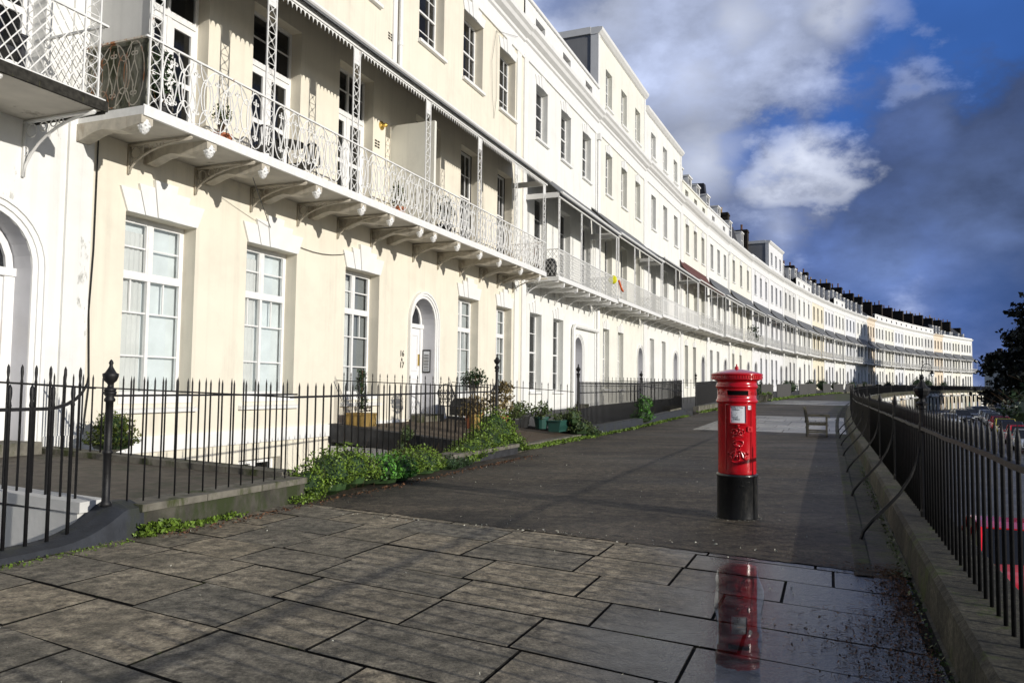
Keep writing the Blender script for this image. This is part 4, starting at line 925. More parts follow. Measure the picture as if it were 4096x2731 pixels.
# --- the rest of the crescent
ND=[0.0,10.4,20.6,31.4,41.1,50.9,63.4,74.2,83.8,93.5,105.6,116.2,125.0,134.8,144.8,155.1,163.0,171.7,181.4,190.7,201.0,210.0,219.1,228.2,236.3,244.3,255.0]
ba=lambda **k:dict(zt=8.95,zw=10.15,**k)
far=dict(posts=4,style='panel',postk='sq')
SP=[
('white house with three slot openings in its parapet, next past the cream double house','white',dict(door='R',dx=7.3,gx=(.16,.43),attic='slots',w2=1.4,wg=1.35,wf=1.5,style='sash2',archpipe=True,pipe=True,bal=dict(style='lattice',posts=[.4,3.3,6.1,9.0],brk='beam',zt=8.75,zw=10.3,canopy='flat'),b0=.3,b1=1.25)),
('tall cream house with a full attic storey and bare grey side wall above the roofs','cream2',dict(door='R',dx=9.0,gx=(.17,.45),attic='storey',ah=19.95,style='sash',bal=dict(style='lattice',posts=4,brk='beam',zt=8.75,zw=10.35,canopy='flat'),b0=-1.0,b1=1.6)),
('white house with a lower attic storey beside the tall cream one','white',dict(door='R',attic='storey',ah=19.1,style='sash2',bal=ba(style='bars',posts=4,brk='curve',valance=False),key=False,b0=-1.2,b1=.9)),
('off-white house with a red-brown veranda roof and three dormers over parapet slots','cream2',dict(door='R',attic='slotsdorm',nd=3,parw=True,bal=ba(posts=5,style='panel',cmat='copper'),b0=-.6,b1=.3,stack=(3.5,7.5,19.6,3))),
('white house with two dormers just past the one with the red-brown veranda roof','white',dict(door='R',attic='slotsdorm',nd=2,nslot=2,bal=ba(posts=4,style='panel',valance=True),key=False,stack=(3,6.5,20.0,3),pipe=True)),
('pale cream house with white stepped window heads above the post box cap','cream2',dict(door='R',attic='dorm',nd=2,bal=ba(posts=4,style='panel'),stack=(2.5,6,20.3,3))),
('pale lilac house with white stepped window heads and its arched door at the left','lilac',dict(door='L',attic='plain',bal=ba(**far),stack=(2.5,4.5,20.2,2))),
('white-blue house with a boxy attic storey standing above its neighbours','lilac',dict(door='R',attic='storey',ah=19.2,bal=ba(**far),key=False)),
('grey-cream house with a drainpipe at its left edge and a big bare-tree shadow','greyw',dict(door='L',attic='dorm',nd=2,bal=ba(**far),stack=(3,5.5,19.6,2))),
('broad white house just before the pale yellow one','white',dict(door='L',attic='slotsdorm',nd=3,bal=ba(**far),stack=(2.5,6,19.8,4))),
('pale yellow house with brown window openings','yellow',dict(door='L',attic='dorm',nd=3,bal=ba(**far),stack=(2.5,6.5,20,4))),
('pale lilac house right after the pale yellow one','lilac',dict(door='L',attic='dorm',nd=2,bal=ba(**far),stack=(3,7,19.8,3))),
('white house with parapet slots, second past the pale yellow one','white',dict(door='L',attic='slotsdorm',nd=3,nslot=2,bal=ba(**far),stack=(2.5,7.5,20.2,5))),
('faint blue house with three tall white dormers, third past the pale yellow one','paleblue',dict(door='L',attic='dorm',nd=3,bal=ba(**far),stack=(2.5,7.5,20.4,5))),
('white house with dark slate mansard right before the peach one','white',dict(door='L',attic='dorm',nd=2,bal=ba(**far),stack=(2.5,5.5,20.2,3))),
('first peach coloured house with a plain high peach parapet','peach',dict(door='L',attic='plain',corn='peach',bal=ba(**far),porch='peach',stack=(2.5,7.5,20.2,5))),
('white house right after the first peach one','white',dict(door='L',attic='slots',nslot=2,bal=ba(**far),stack=(2.5,4.5,19.8,3),rz=19)),
('cream-white house two past the first peach one with paired parapet openings','cream2',dict(door='L',attic='slots',nslot=2,bal=ba(**far),stack=(2.5,8,20,6),rz=19)),
('pale blue house with white parapet between white neighbours','paleblue',dict(door='L',attic='slots',nslot=2,bal=ba(**far),stack=(2.5,5.5,20,3),rz=19,roofm='tile')),
('white house behind the street lamp post, right after the pale blue one','white',dict(door='L',attic='slots',nslot=2,bal=ba(**far),stack=(2.5,7,20,4),rz=19)),
('white house two past the pale blue one','white',dict(door='L',attic='slots',nslot=2,bal=ba(**far),stack=(2.5,7.5,20,6),rz=19)),
('grey-white house right before the orange-peach one near the end','greyw',dict(door='L',attic='slots',nslot=2,bal=ba(**far),stack=(2.5,5.5,20.2,3),rz=19)),
('orange-peach house with round-headed upper windows near the far end','peach',dict(door='L',attic='dorm',nd=3,corn='peach',bal=ba(**far),porch='peach',stack=(2.5,6.5,20,4))),
('white house third from the far end of the crescent','white',dict(door='L',attic='plain',skyd=(.3,.7),bal=ba(**far),stack=(2.5,7.5,20,5),rz=19)),
('cream-white house next to last in the crescent','cream2',dict(door='L',attic='plain',skyd=(.3,.5),bal=ba(**far),stack=(2.5,8,20,5),rz=19)),
('last white house of the crescent, four windows wide, beside the dark tree','white',dict(door='L',fx=(.17,.39,.61,.83),gx=(.42,.62,.82),attic='plain',skyd=(.2,.6),bal=ba(**far),rz=19.5,stack=(3,9,18.8,1))),
]
WH=[]
for i,(lab,mt,sp) in enumerate(SP):
    if i>2: sp['bal'].setdefault('canopy','swept'); sp['bal']['zw']=10.75; sp.setdefault('b0',.9); sp.setdefault('b1',.25)
    WH.append(house(lab,S1+ND[i],S1+ND[i+1],mt,sp,0 if i<3 else 1 if i<10 else 2))

m=MB(); m.tube([(5,4,19),(5,4,22.2)],.03,5); m.tube([(3.9,4,21.9),(6.3,4,22.0)],.02,4); [m.tube([(4.1+.35*i,3.6,21.92),(4.1+.35*i,4.4,21.92)],.012,3) for i in range(6)]; obj('television_aerial',m,M['iron'],WH[9][0])
for k,(xx,yy) in ((4,(3.5,5)),(7,(2.2,4)),(13,(5,4)),(18,(4,4))):
    m=MB(); m.tube([(xx,yy,18),(xx,yy,21)],.03,4); m.tube([(xx-.7,yy,20.8),(xx+.7,yy,20.8)],.02,4); obj('television_aerial',m,M['iron'],WH[k][0])
# ---------------------------------------------------------------- forecourts, area wells, dwarf walls
def wbox(mb,s0,s1,n0,n1,z0,z1,e=True):
    p=[W(s,n,z,e) for z in (z0,z1) for s,n in ((s0,n0),(s0,n1),(s1,n1),(s1,n0))]
    return mb.add(p,[(0,1,2,3)[::-1],(4,5,6,7),(0,1,5,4),(1,2,6,5),(2,3,7,6),(3,0,4,7)])
obj('area_floor',strip(-30,290,[(-.1,-2.5),(4.7,-2.5)],6),M['areawhite'],**ST)
obj('area_retaining_wall',strip(-30,290,[(4.55,-2.5),(4.55,-.05),(4.62,-.05)],4),M['areawhite'],**ST)
def bridge(s0,s1,matr,lab,n1=4.62,z0=.45,z1=.30,tar=True):
    """flagged bridge over the area from the terrace to a door"""
    t=thing('entrance_bridge',lab,'entrance bridge',W(s0,0),0,'entrance bridges over the basement areas'); o=Vector(W(s0,0))
    def rel(m): m.v=[tuple(Vector(v)-o) for v in m.v]; return m
    m=MB(); 
    p=[W(s,n,z) for s,n,z in ((s0+.3,0,z0-.02),(s0+.3,n1,z1-.02),(s1-.3,n1,z1-.02),(s1-.3,0,z0-.02))]; q=[(a,b,c-.3) for a,b,c in p]
    m.add(p+q,[(0,1,2,3),(4,5,6,7),(0,1,5,4),(1,2,6,5),(2,3,7,6),(3,0,4,7)]); obj('paving',rel(m),matr,t)
    for a,b in ((s0,s0+.3),(s1-.3,s1)):
        m=MB(); p=[W(s,n,z) for s,n,z in ((a,0,z0+.06),(a,n1,z1+.06),(b,n1,z1+.06),(b,0,z0+.06))]; q=[(x,y,c-(.42 if tar else .10)) for x,y,c in p]
        m.add(p+q,[(0,1,2,3),(4,5,6,7),(0,1,5,4),(1,2,6,5),(2,3,7,6),(3,0,4,7)]); obj('parapet_kerb',rel(m),(M['areawhite'] if a==s0 else M['areastone']) if not tar else M['tarred'],t)
        m=MB(); wbox(m,a+.02,b-.02,0,n1-.05,-2.5,.0 if tar else .24); obj('side_wall',rel(m),M['areawhite'],t)
    return t
bridge(-4.45,-1.25,M['pavedark'],'flagged bridge with flaking white parapet leading to the left arched door',tar=False,z0=.42,z1=.28)
bridge(6.0,12.5,M['pavered'],'broad brown bridge with pots before the door of the cream double house',n1=4.2,z0=.47,z1=.12)
def dwarf(lab,s0,s1,n0,n1,z0,z1,mt,cap=None,e=True,name='dwarf_wall',seg=6):
    m=MB(); k=max(1,int((s1-s0)/seg))
    for i in range(k): wbox(m,s0+(s1-s0)*i/k,s0+(s1-s0)*(i+1)/k-.008,n0,n1,z0,z1-(.07 if cap else 0))
    t=thing(name,lab,'wall',(0,0,0),0,'low walls under the front railings'); obj('wall_body',m,M[mt],t)
    if cap:
        c=MB(); 
        for i in range(k*3): wbox(c,s0+(s1-s0)*i/k/3,s0+(s1-s0)*(i+1)/k/3-.01,n0-.02,n1+.04,z1-.07,z1)
        obj('coping_stone',c,M[cap],t)
dwarf('low mossy rendered wall with stone coping at the left, beside the curved plinth',-4.1,-1.55,4.66,4.98,-.1,.30,'rubble','areastone',seg=9)
dwarf('dark low wall under the railing, overgrown by green plants',-1.5,6.3,4.42,4.74,-.1,.22,'tarred','areastone')
dwarf('mossy stone edging of the brown bridge, level with the path',6.9,12.1,4.2,4.42,-.1,.11,'areastone',None)
dwarf('dark blue-grey plinth with ivy under the long railing past the green trough',12.3,29.5,4.12,4.42,-.1,.30,'bluekerb',None,seg=3)
dwarf('short mossy stone wall with rounded end across the next gap',30.2,33.0,3.1,3.5,-.1,.42,'areastone',None)
dwarf('sandstone block kerb under the dark railing left of the post box',33.2,41.5,4.1,4.4,-.1,.34,'areastone',None,seg=1)
# curved blue-grey plinth sweeping up to the gate post
m=MB(); k=14; s_a,s_b=-15.,-4.05
pts=[]
for i in range(30):
    s=s_a+(s_b-s_a)*i/29; u=max(0,(s+5.0)/.95); h=.09+.36*(u*u*(3-2*u) if 0<u<1 else (1 if u>=1 else 0)); pts.append((s,h))
for i in range(16):
    s=-5.0+.9*i/15; u=i/15; pts.append((s,.09+.38*u*u*u if u<1 else .47))
pts=sorted(set(pts)); pts=[p for p in pts if p[0]<-5.0 or True]
cl=[]; 
for s,h in pts:
    u=(s+5.0)/.75; hh=.06 if u<0 else .06+.26*min(1,u)**2.2
    cl.append((s,hh))
vs=[];m=MB()
for s,h in cl: vs+=[W(s,4.62,-.1),W(s,4.62,h),W(s,4.80,h+.012),W(s,4.98,h*.85),W(s,5.02,-.1)]
m.add(vs,[(i*5+j,(i+1)*5+j,(i+1)*5+j+1,i*5+j+1) for i in range(len(cl)-1) for j in range(4)]); n_=len(cl)-1; m.f.append(tuple(n_*5+j for j in range(5))) 
t=thing('dwarf_wall','dark blue-grey rendered plinth sweeping up to the big urn-topped gate post','wall',(0,0,0),0,'low walls under the front railings'); obj('wall_body',m,M['bluekerb'],t)
# front and cross railings
FR='black area railings before the houses'
railing('nearest left railing with club-shaped tips and a rail swooping up to the gate post',W(-14.3,4.75,.06),W(-4.5,4.78,.07),1.36,[1.15],'knob',.017,.195,ramp_end=1,railw=.03)
railing('railing along the left bridge edge over the flaking white parapet',W(-4.32,.15,.48),W(-4.32,4.6,.34),1.25,[1.06],'knob',.012,.2)
railing('short thin-barred railing on the mossy low wall right of the gate post',W(-4.3,4.82,.30),W(-1.55,4.82,.30),1.22,[1.03],'spike',.009,.19,posts=())
gp=post_mb(1.06,.036); o=obj('gate_post',gp,M['iron'],None,loc=W(-4.36,4.84,.31),smooth=True); o['label']='thick black gate post with urn finial on the blue-grey plinth'; o['category']='post'
railing('cross railing on the kerb beside the small conifer, running back to the wall',W(-1.42,.1,.47),W(-1.42,4.7,.36),1.12,[.93],'spike',.012,.2)
railing('black front railing above the green plants before the basement area',W(-1.5,4.68,.2),W(6.15,4.28,.26),1.28,[1.09],'spike',.012,.19,ramp_end=1,posts=((1.0,1.62),),railw=.028)
railing('cross railing with spear tips along the dark parapet left of the brown bridge',W(6.15,.1,.52),W(6.15,4.1,.40),1.25,[1.04],'spear',.010,.2)
railing('cross railing with spear tips behind the flower pots right of the brown bridge',W(12.35,.1,.5),W(12.35,4.1,.25),1.3,[1.08],'spear',.010,.2)
railing('spear-tipped railing on the blue-grey plinth between the ivy and the first urn post',W(12.3,4.25,.30),W(20.6,4.25,.32),1.35,[1.0],'spear',.013,.14,posts=((0,1.55),(1,1.5)),ramp_end=1,railw=.03)
railing('spear-tipped railing on the blue-grey plinth ending at the bridge gap',W(20.7,4.25,.32),W(29.4,4.25,.42),1.35,[1.0],'spear',.013,.14,ramp_end=-1,railw=.03)
railing('cross railing at the far end of the blue-grey plinth',W(29.4,.1,.6),W(29.4,4.25,.5),1.3,[1.1],'spear',.011,.2,indiv=False)
railing('cross railing behind the mossy stone wall',W(33.1,.1,.6),W(33.1,4.2,.5),1.3,[1.1],'spear',.011,.2,indiv=False)
railing('dark railing on the sandstone kerb just left of the post box',W(33.2,4.25,.36),W(41.4,4.25,.45),1.3,[1.08],'spear',.014,.14,posts=((0,1.5),(1,1.45)),indiv=False)
obj('forecourt_paving',strip(12.5,S1+255,[(-.02,-2.4),(-.02,.44),(.3,.42),(4.1,.12),(4.1,-2.4)],5),M['tarred'],**ST)
LB=['opposite the wooden bench','just past the bench','beside the pale slab band','before the pale lilac house','before the house with the boxy attic storey','before the grey-cream house with the tree shadow','before the broad white house','before the pale yellow house','before the lilac house past the yellow one','before the slotted white house','before the faint blue dormered house','before the white mansard house','before the first peach house','before the white house past the peach one','before the cream-white house with paired openings','before the second pale blue house','before the house behind the street lamp','before the white house two past the blue one','before the grey-white house','before the orange-peach house','before the third house from the end','before the next to last house','before the last house']
for i in range(3,26):
    a=S1+ND[i]; b=S1+ND[i+1]; dl='R' if i<6 or i==7 else 'L'; wd=b-a
    if i==3: ba0,ba1=b-2.9,b-.4; f0,f1=a+.0+ .4,b-3.0
    elif dl=='R': ba0,ba1=b-3.0,b-.6; f0,f1=a-.5,b-3.1
    else: ba0,ba1=a+.6,a+3.0; f0,f1=a+3.1,b+.5
    if i==3: f0=49.9-.0 if False else a+.3
    railing('dark area railing '+LB[i-3].replace('opposite the wooden bench','of the red-canopied house').replace('just past the bench','of the two-dormer white house').replace('beside the pale slab band','of the pale cream house'),W(f0,4.55,.16),W(f1,4.55,.16),1.28,[1.06],'spike',.022,.14 if i<9 else .19,n=4,indiv=False,posts=((0,1.45),(1,1.45)))
    m=MB(); wbox(m,f0,f1,4.45,4.68,-.1,.16); t=thing('dwarf_wall','low stone kerb wall '+LB[i-3].replace('opposite the wooden bench','of the red-canopied house').replace('just past the bench','of the two-dormer white house').replace('beside the pale slab band','of the pale cream house'),'wall',(0,0,0),0,'low walls under the front railings'); obj('wall_body',m,M['areastone'],t)
# ---------------------------------------------------------------- pillar box
BXP=Vector((2.60,9.06,0)); yaw=math.atan2(-BXP.x,BXP.y)+math.radians(3)   # local -y looks at the street side camera
PB=thing('post_box','red cylindrical post box with black base standing alone on the terrace','post box',BXP,yaw)
Rb=.213
def cyl(mb,r,off=0):
    """wrap a flat (x,z) drawing with depth y onto the drum"""
    mb.v=[((r-y)*sin(x/r),-(r-y)*cos(x/r),z) for x,y,z in mb.v]; return mb
m=MB(); m.lathe([(.228,-.02),(.226,.02),(.224,.47),(.232,.475),(.232,.495),(.222,.505)],n=48); obj('base',m,M['boxblack'],PB,smooth=True)
t_=text_mb('ANDREW HANDYSIDE & Co Ltd',.034,.002); 
m=MB(); a=text_mb('HANDYSIDE & Co Ltd',.036,.0025); a.v=[(x,-y_-.0,z) for x,z,y_ in [(v[0],v[1],v[2]) for v in a.v]]
def dtext(txt,size,x,z,r,mt,par,nm='lettering',dp=.003):
    a=text_mb(txt,size,dp); b=MB(); b.v=[(p[0]+x,-p[2],p[1]+z) for p in a.v]; b.f=a.f; cyl(b,r); return obj(nm,b,M[mt],par)
dtext('Ltd & Sons',.034,.06,.415,.2265,'boxblack',PB); dtext('& London',.034,.06,.365,.2265,'boxblack',PB)
m=MB(); m.lathe([(.214,.505),(.2135,.52),(Rb,.6),(Rb,1.30),(.219,1.305),(.232,1.315),(.234,1.33),(.226,1.345),(.222,1.352),(.2185,1.36),(.2165,1.40),(.2165,1.46),(.219,1.468),(.226,1.475),(.234,1.485),(.236,1.50),(.228,1.512),(.222,1.525),(.221,1.545),(.228,1.555),(.25,1.567),(.27,1.574)],n=56); obj('body',m,M['red'],PB,smooth=True)
m=MB(); m.lathe([(.20,1.570),(.272,1.571),(.284,1.574),(.286,1.580),(.280,1.584),(.280,1.618),(.288,1.622),(.292,1.632),(.285,1.640),(.25,1.652),(.20,1.666),(.13,1.682),(.06,1.692),(.0,1.695)],n=56); cp=obj('cap',m,M['red'],PB,smooth=True)
m=MB()
for i in range(60):
    a=2*pi*i/60; c,s_=cos(a),sin(a); b=MB(); b.box(-.009,.009,.278,.289,1.586,1.616); b.v=[(x*c-y*s_,x*s_+y*c,z) for x,y,z in b.v]; m.add(b.v,b.f)
obj('cap_fluting',m,M['red'],cp)
m=MB(); m.lathe([(.03,1.69),(.022,1.70),(.024,1.712),(.018,1.722),(.008,1.728),(.007,1.75),(0,1.753)],n=12); obj('finial',m,M['red'],cp,smooth=True)
m=MB(); 
for i in range(12):
    x0=-.115+.23*i/12; m.box(x0,x0+.23/12,-.002,.03,1.395,1.445)
cyl(m,.2185); sl=obj('posting_slot',m,M['slot'],PB)
m=MB()
for i in range(12):
    x0=-.128+.256*i/12; m.box(x0,x0+.256/12,-.012,.004,1.447,1.462); m.box(x0,x0+.256/12,-.010,.004,1.378,1.392)
m.box(-.128,-.116,-.010,.004,1.392,1.447); m.box(.116,.128,-.010,.004,1.392,1.447); cyl(m,.2165); obj('slot_hood',m,M['red'],sl)
dtext('POST',.062,-.205,1.395,.2165,'red',PB,dp=.004); dtext('OFFICE',.062,.225,1.395,.2165,'red',PB,dp=.004)
# door with frame, hinge and lock
m=MB(); 
for i in range(16):
    x0=-.135+.30*i/16
    m.box(x0,x0+.30/16,-.006,.004,1.285,1.297); m.box(x0,x0+.30/16,-.006,.004,.535,.547)
for x0 in (-.14,.150,.170): m.box(x0,x0+.008,-.006,.004,.547,1.285)
cyl(m,Rb); dr=obj('door',m,M['red'],PB)
m=MB(); m.box(.118,.175,-.012,.004,.985,1.045); m.box(.105,.12,-.016,.004,.99,1.04); m.lathe([(.0,0),(.012,0),(.012,.02),(0,.02)],n=8) if False else None; m.box(.135,.16,-.02,-.012,1.0,1.03); cyl(m,Rb); obj('lock_plate',m,M['red'],dr)
m=MB(); q=MB()
for i in range(8):
    x0=-.08+.165*i/8; q.box(x0,x0+.165/8,-.004,.003,1.085,1.275)
cyl(q,Rb); nf=obj('notice_plate',q,M['paper'],PB)
for z0_,z1_,xa,xb in ((1.275,1.29,-.095,.10),(1.068,1.085,-.095,.10),(1.085,1.275,-.095,-.08),(1.085,1.275,.085,.10)):
    k=8
    for i in range(k): m.box(xa+(xb-xa)*i/k,xa+(xb-xa)*(i+1)/k,-.014,.004,z0_,z1_)
cyl(m,Rb); obj('notice_frame',m,M['red'],nf)
def nt_(txt,size,x,z): dtext(txt,size,x,z,Rb+.0045,'ink',nf,'notice_text',.0006)
nt_('Monday to Friday',.019,-.012,1.252); nt_('9.00am',.026,-.02,1.226); nt_('Saturday',.019,-.03,1.142); nt_('7.00am',.026,-.015,1.117)
for z_,wd in ((1.208,.11),(1.199,.10),(1.190,.06),(1.178,.115),(1.169,.05),(1.160,.07),(1.105,.08),(1.098,.09)):
    b=MB(); b.box(-.07,-.07+wd,-.0052,-.0042,z_,z_+.003); cyl(b,Rb); obj('notice_text',b,M['ink'],nf)
m=MB(); m.box(.115,.160,-.006,.003,1.235,1.28); cyl(m,Rb); tp=obj('collection_tablet',m,M['paper'],PB); dtext('TUE',.016,.137,1.25,Rb+.0075,'ink',tp,dp=.0004)
# royal crown and cipher in relief
m=MB(); y=-.006
def rl(pts,r=.006): m.tube([(a,y,b) for a,b in pts],r,6)
rl([(-.055,.925),(-.052,.935),(.052,.935),(.055,.925)]); rl([(-.056,.95),(.056,.95)],.007)
rl([(-.058,.955),(-.075,.985),(-.06,1.01),(-.03,1.015),(0,.985)]); rl([(.058,.955),(.075,.985),(.06,1.01),(.03,1.015),(0,.985)]); rl([(-.055,.955),(-.045,.985),(-.02,.99),(0,.975),(.02,.99),(.045,.985),(.055,.955)])
rl([(-.03,1.015),(0,1.03),(.03,1.015)]); rl([(0,1.03),(0,1.075)],.006); rl([(-.016,1.055),(.016,1.055)],.006)
for x in (-.045,-.022,0,.022,.045): rl([(x-.004,.958),(x+.004,.964)],.008)
cyl(m,Rb); obj('crown_emblem',m,M['red'],PB,smooth=True)
m=MB()
rl(ell(.005,.855,.055,.035,14,.4,5.6),.008); rl([(-.02,.90),(-.035,.87),(-.02,.84),(.01,.83),(.03,.80),(-.01,.77),(-.05,.75)],.008); rl(ell(.02,.865,.04,.028,12,-1.6,3.6),.007)
rl(ell(0,.715,.078,.062,18,-.6,3.9),.008); rl([(-.075,.70),(-.105,.715),(-.115,.74),(-.10,.755),(-.085,.74)],.007); rl([(.075,.70),(.105,.715),(.118,.745),(.10,.755),(.09,.735)],.007)
rl([(.0,.80),(.03,.76),(.055,.70),(.085,.672)],.008); rl([(-.02,.80),(-.03,.75),(-.045,.70),(-.06,.665)],.008); rl(ell(0,.66,.065,.022,10,pi,2*pi),.008)
for x in (-.012,.015): rl([(x,.745),(x,.675)],.006)
rl([(-.05,.745),(-.035,.675),(-.022,.745)],.006); rl([(-.02,.747),(.025,.747)],.004); rl([(-.02,.673),(.025,.673)],.004)
cyl(m,Rb); obj('royal_cipher',m,M['red'],PB,smooth=True)
# ---------------------------------------------------------------- bench (seen from its end, back to the houses)
bq=frame(16.85,10.45,0); bq.translation.z=0
BN=thing('park_bench','weathered wooden bench on the terrace facing the street fence','bench',mw=bq)
Lb=1.32
for x in (0,Lb-.06):
    m=MB(); m.box(x,x+.06,-.56,-.50,0,.64); obj('leg',m,M['teak'],BN)
    m=MB(); m.ext([(0,0),(.06,0),(.10,.92),(.04,.92)] if False else [(.02,0),(.08,0),(.08,.45),(.16,.93),(.11,.93),(.02,.45)],0,x,x+.06); obj('leg',m,M['teak'],BN)
    m=MB(); m.box(x-.01,x+.07,-.62,.04,.64,.675); m.ext([(-.62,.64),(-.64,.60),(-.60,.60),(-.56,.64)],0,x,x+.06); obj('arm',m,M['teak'],BN)
    m=MB(); m.box(x+.012,x+.048,-.50,.02,.12,.17);m.box(x+.012,x+.048,-.50,.02,.36,.42); obj('stretcher',m,M['teak'],BN)
m=MB()
for i in range(7): m.box(-.0,Lb,-.56+.085*i,-.56+.085*i+.062,.42+(.006 if i<1 else 0)-.004*i,.445-.004*i)
obj('seat',m,M['teak'],BN)
m=MB()
for i in range(15): 
    x=.09+(Lb-.2)*i/14; m.ext([(.085,.47),(.10,.47),(.145,.88),(.13,.88)],0,x-.018,x+.018)
m.ext([(.075,.43),(.11,.43),(.118,.49),(.083,.49)],0,.06,Lb-.06); m.ext([(.12,.85),(.155,.85),(.165,.93),(.13,.93)],0,-.01,Lb+.01); obj('backrest',m,M['teak'],BN)
# ---------------------------------------------------------------- plants
def clump(mb,c,rad,n,sz,shell_=.55,flat=0):
    c=Vector(c)
    for _ in range(n):
        d=Vector((random.gauss(0,1),random.gauss(0,1),random.gauss(0,1))).normalized(); r=U(shell_,1.05)
        p=Vector((d.x*rad[0]*r,d.y*rad[1]*r,d.z*rad[2]*r)); 
        if flat and p.z<0: p.z*=flat
        mb.leaf(c+p,sz*U(.6,1.3))
def plant(label,name,cat,spots,matr,sz,dens=260,group=None,stem=None,core=None):
    """one plant made of overlapping leaf clumps: spots = (world pos, radii)"""
    t=thing(name,label,cat,spots[0][0],0,group); o=Vector(spots[0][0]); m=MB(); k=MB()
    for p,r in spots:
        p=Vector(p)-o; n=int(dens*(r[0]*r[1]+r[0]*r[2]+r[1]*r[2])/ (sz*sz)*.011)
        clump(m,p,r,max(30,n),sz,.5,.4)
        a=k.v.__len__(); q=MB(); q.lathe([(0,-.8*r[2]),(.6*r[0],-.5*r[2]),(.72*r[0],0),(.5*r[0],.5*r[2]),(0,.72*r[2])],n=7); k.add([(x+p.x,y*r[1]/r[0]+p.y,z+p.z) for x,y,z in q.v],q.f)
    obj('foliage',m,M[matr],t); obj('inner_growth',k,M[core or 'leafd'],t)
    sm=MB()
    for p,r in spots:
        for _ in range(9):
            q=Vector(p)-o; b_=q+Vector((U(-.6,.6)*r[0],U(-.6,.6)*r[1],-r[2]*.7)); e_=q+Vector((U(-1.1,1.1)*r[0],U(-1.1,1.1)*r[1],U(.7,1.35)*r[2])); sm.tube([tuple(b_),tuple(b_.lerp(e_,.6)+Vector((U(-.03,.03),U(-.03,.03),0))),tuple(e_)],[.1*sz,.08*sz,.04*sz],3,caps=False)
    obj('stem_growth',sm,M['twig'],t)
    if stem: 
        s=MB(); s.tube([tuple(Vector(stem[0])-o),tuple(Vector(stem[1])-o)],stem[2],6); obj('stem',s,M['twig'],t)
    return t
GP='green plants growing along the front kerb'
def g3(s,n,z=0): return W(s,n,z)
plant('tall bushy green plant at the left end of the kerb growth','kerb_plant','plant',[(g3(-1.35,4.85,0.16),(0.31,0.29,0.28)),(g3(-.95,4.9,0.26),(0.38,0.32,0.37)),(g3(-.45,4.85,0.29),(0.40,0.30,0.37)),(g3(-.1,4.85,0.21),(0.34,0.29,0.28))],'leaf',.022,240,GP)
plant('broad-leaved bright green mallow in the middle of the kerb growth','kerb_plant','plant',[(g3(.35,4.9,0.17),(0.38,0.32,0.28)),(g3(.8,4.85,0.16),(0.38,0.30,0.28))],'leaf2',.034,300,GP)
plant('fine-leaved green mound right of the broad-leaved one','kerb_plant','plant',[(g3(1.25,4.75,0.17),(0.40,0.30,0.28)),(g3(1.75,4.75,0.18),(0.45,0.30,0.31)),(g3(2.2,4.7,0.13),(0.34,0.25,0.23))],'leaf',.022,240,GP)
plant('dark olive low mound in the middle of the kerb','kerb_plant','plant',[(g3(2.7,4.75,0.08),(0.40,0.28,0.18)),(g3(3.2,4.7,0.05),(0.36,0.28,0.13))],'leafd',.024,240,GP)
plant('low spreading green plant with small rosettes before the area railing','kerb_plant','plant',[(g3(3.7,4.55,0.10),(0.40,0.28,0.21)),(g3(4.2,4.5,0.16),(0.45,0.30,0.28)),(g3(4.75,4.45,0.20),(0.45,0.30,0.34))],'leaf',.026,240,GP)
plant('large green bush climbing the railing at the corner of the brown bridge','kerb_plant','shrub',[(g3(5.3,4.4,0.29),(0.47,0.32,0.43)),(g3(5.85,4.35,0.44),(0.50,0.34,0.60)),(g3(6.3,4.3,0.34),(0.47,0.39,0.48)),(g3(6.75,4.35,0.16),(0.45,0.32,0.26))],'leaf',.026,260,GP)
plant('trailing green plant hanging from the dark parapet into the area','hanging_plant','plant',[(g3(5.9,2.2,.35),(.15,.3,.22)),(g3(5.85,2.1,.0),(.14,.28,.3))],'leaf3',.028,220)
plant('round yellow-green dwarf conifer against the cream wall','conifer_shrub','shrub',[(g3(-.72,.72,.56),(.42,.40,.26)),(g3(-.70,.72,.78),(.30,.30,.22))],'conif',.026,300)
plant('round clump of ivy on the blue-grey plinth under an urn post','ivy_clump','ivy',[(g3(20.3,4.4,.35),(.5,.25,.32)),(g3(20.4,4.4,.8),(.38,.2,.4))],'leaf2',.05,230)
plant('ivy tangle around the kerb stone beside the green trough','ivy_clump','ivy',[(g3(12.2,4.3,.28),(.42,.3,.3)),(g3(12.0,4.2,.6),(.25,.25,.3)),(g3(12.7,4.5,.15),(.4,.2,.2))],'leaf3',.034,240)
# moss and grass fringe along the kerb joints
m=MB()
def fringe(s0,s1,n0,dn,k,sz,z=.02):
    for _ in range(k): m.leaf(W(U(s0,s1),n0+random.gauss(0,dn),U(z*.3,z*2)),sz*U(.5,1.2))
fringe(-4.2,-2.8,5.06,.05,700,.022,.03);fringe(-4.15,-3.7,5.05,.05,500,.03,.06);fringe(-1.9,-1.3,5.05,.08,500,.02,.05);fringe(-7,-4.3,5.1,.05,500,.014,.01)
fringe(7.0,12,4.5,.09,2600,.035,.04);fringe(12,29,4.55,.08,2600,.04,.03);fringe(33,60,4.5,.12,2600,.06,.05);fringe(60,120,4.75,.25,2200,.12,.08)
obj('grass',m,M['leaf'],kind='stuff')
m=MB()
for _ in range(4200):
    s=U(-8.5,-2.6); k=.5+.5*sin(s*2.3)+.25*sin(s*5.1); a=11.6-abs(random.gauss(0,.07+.22*max(0,k))); m.leaf(W(s,a,U(.006,.03)),U(.005,.013))
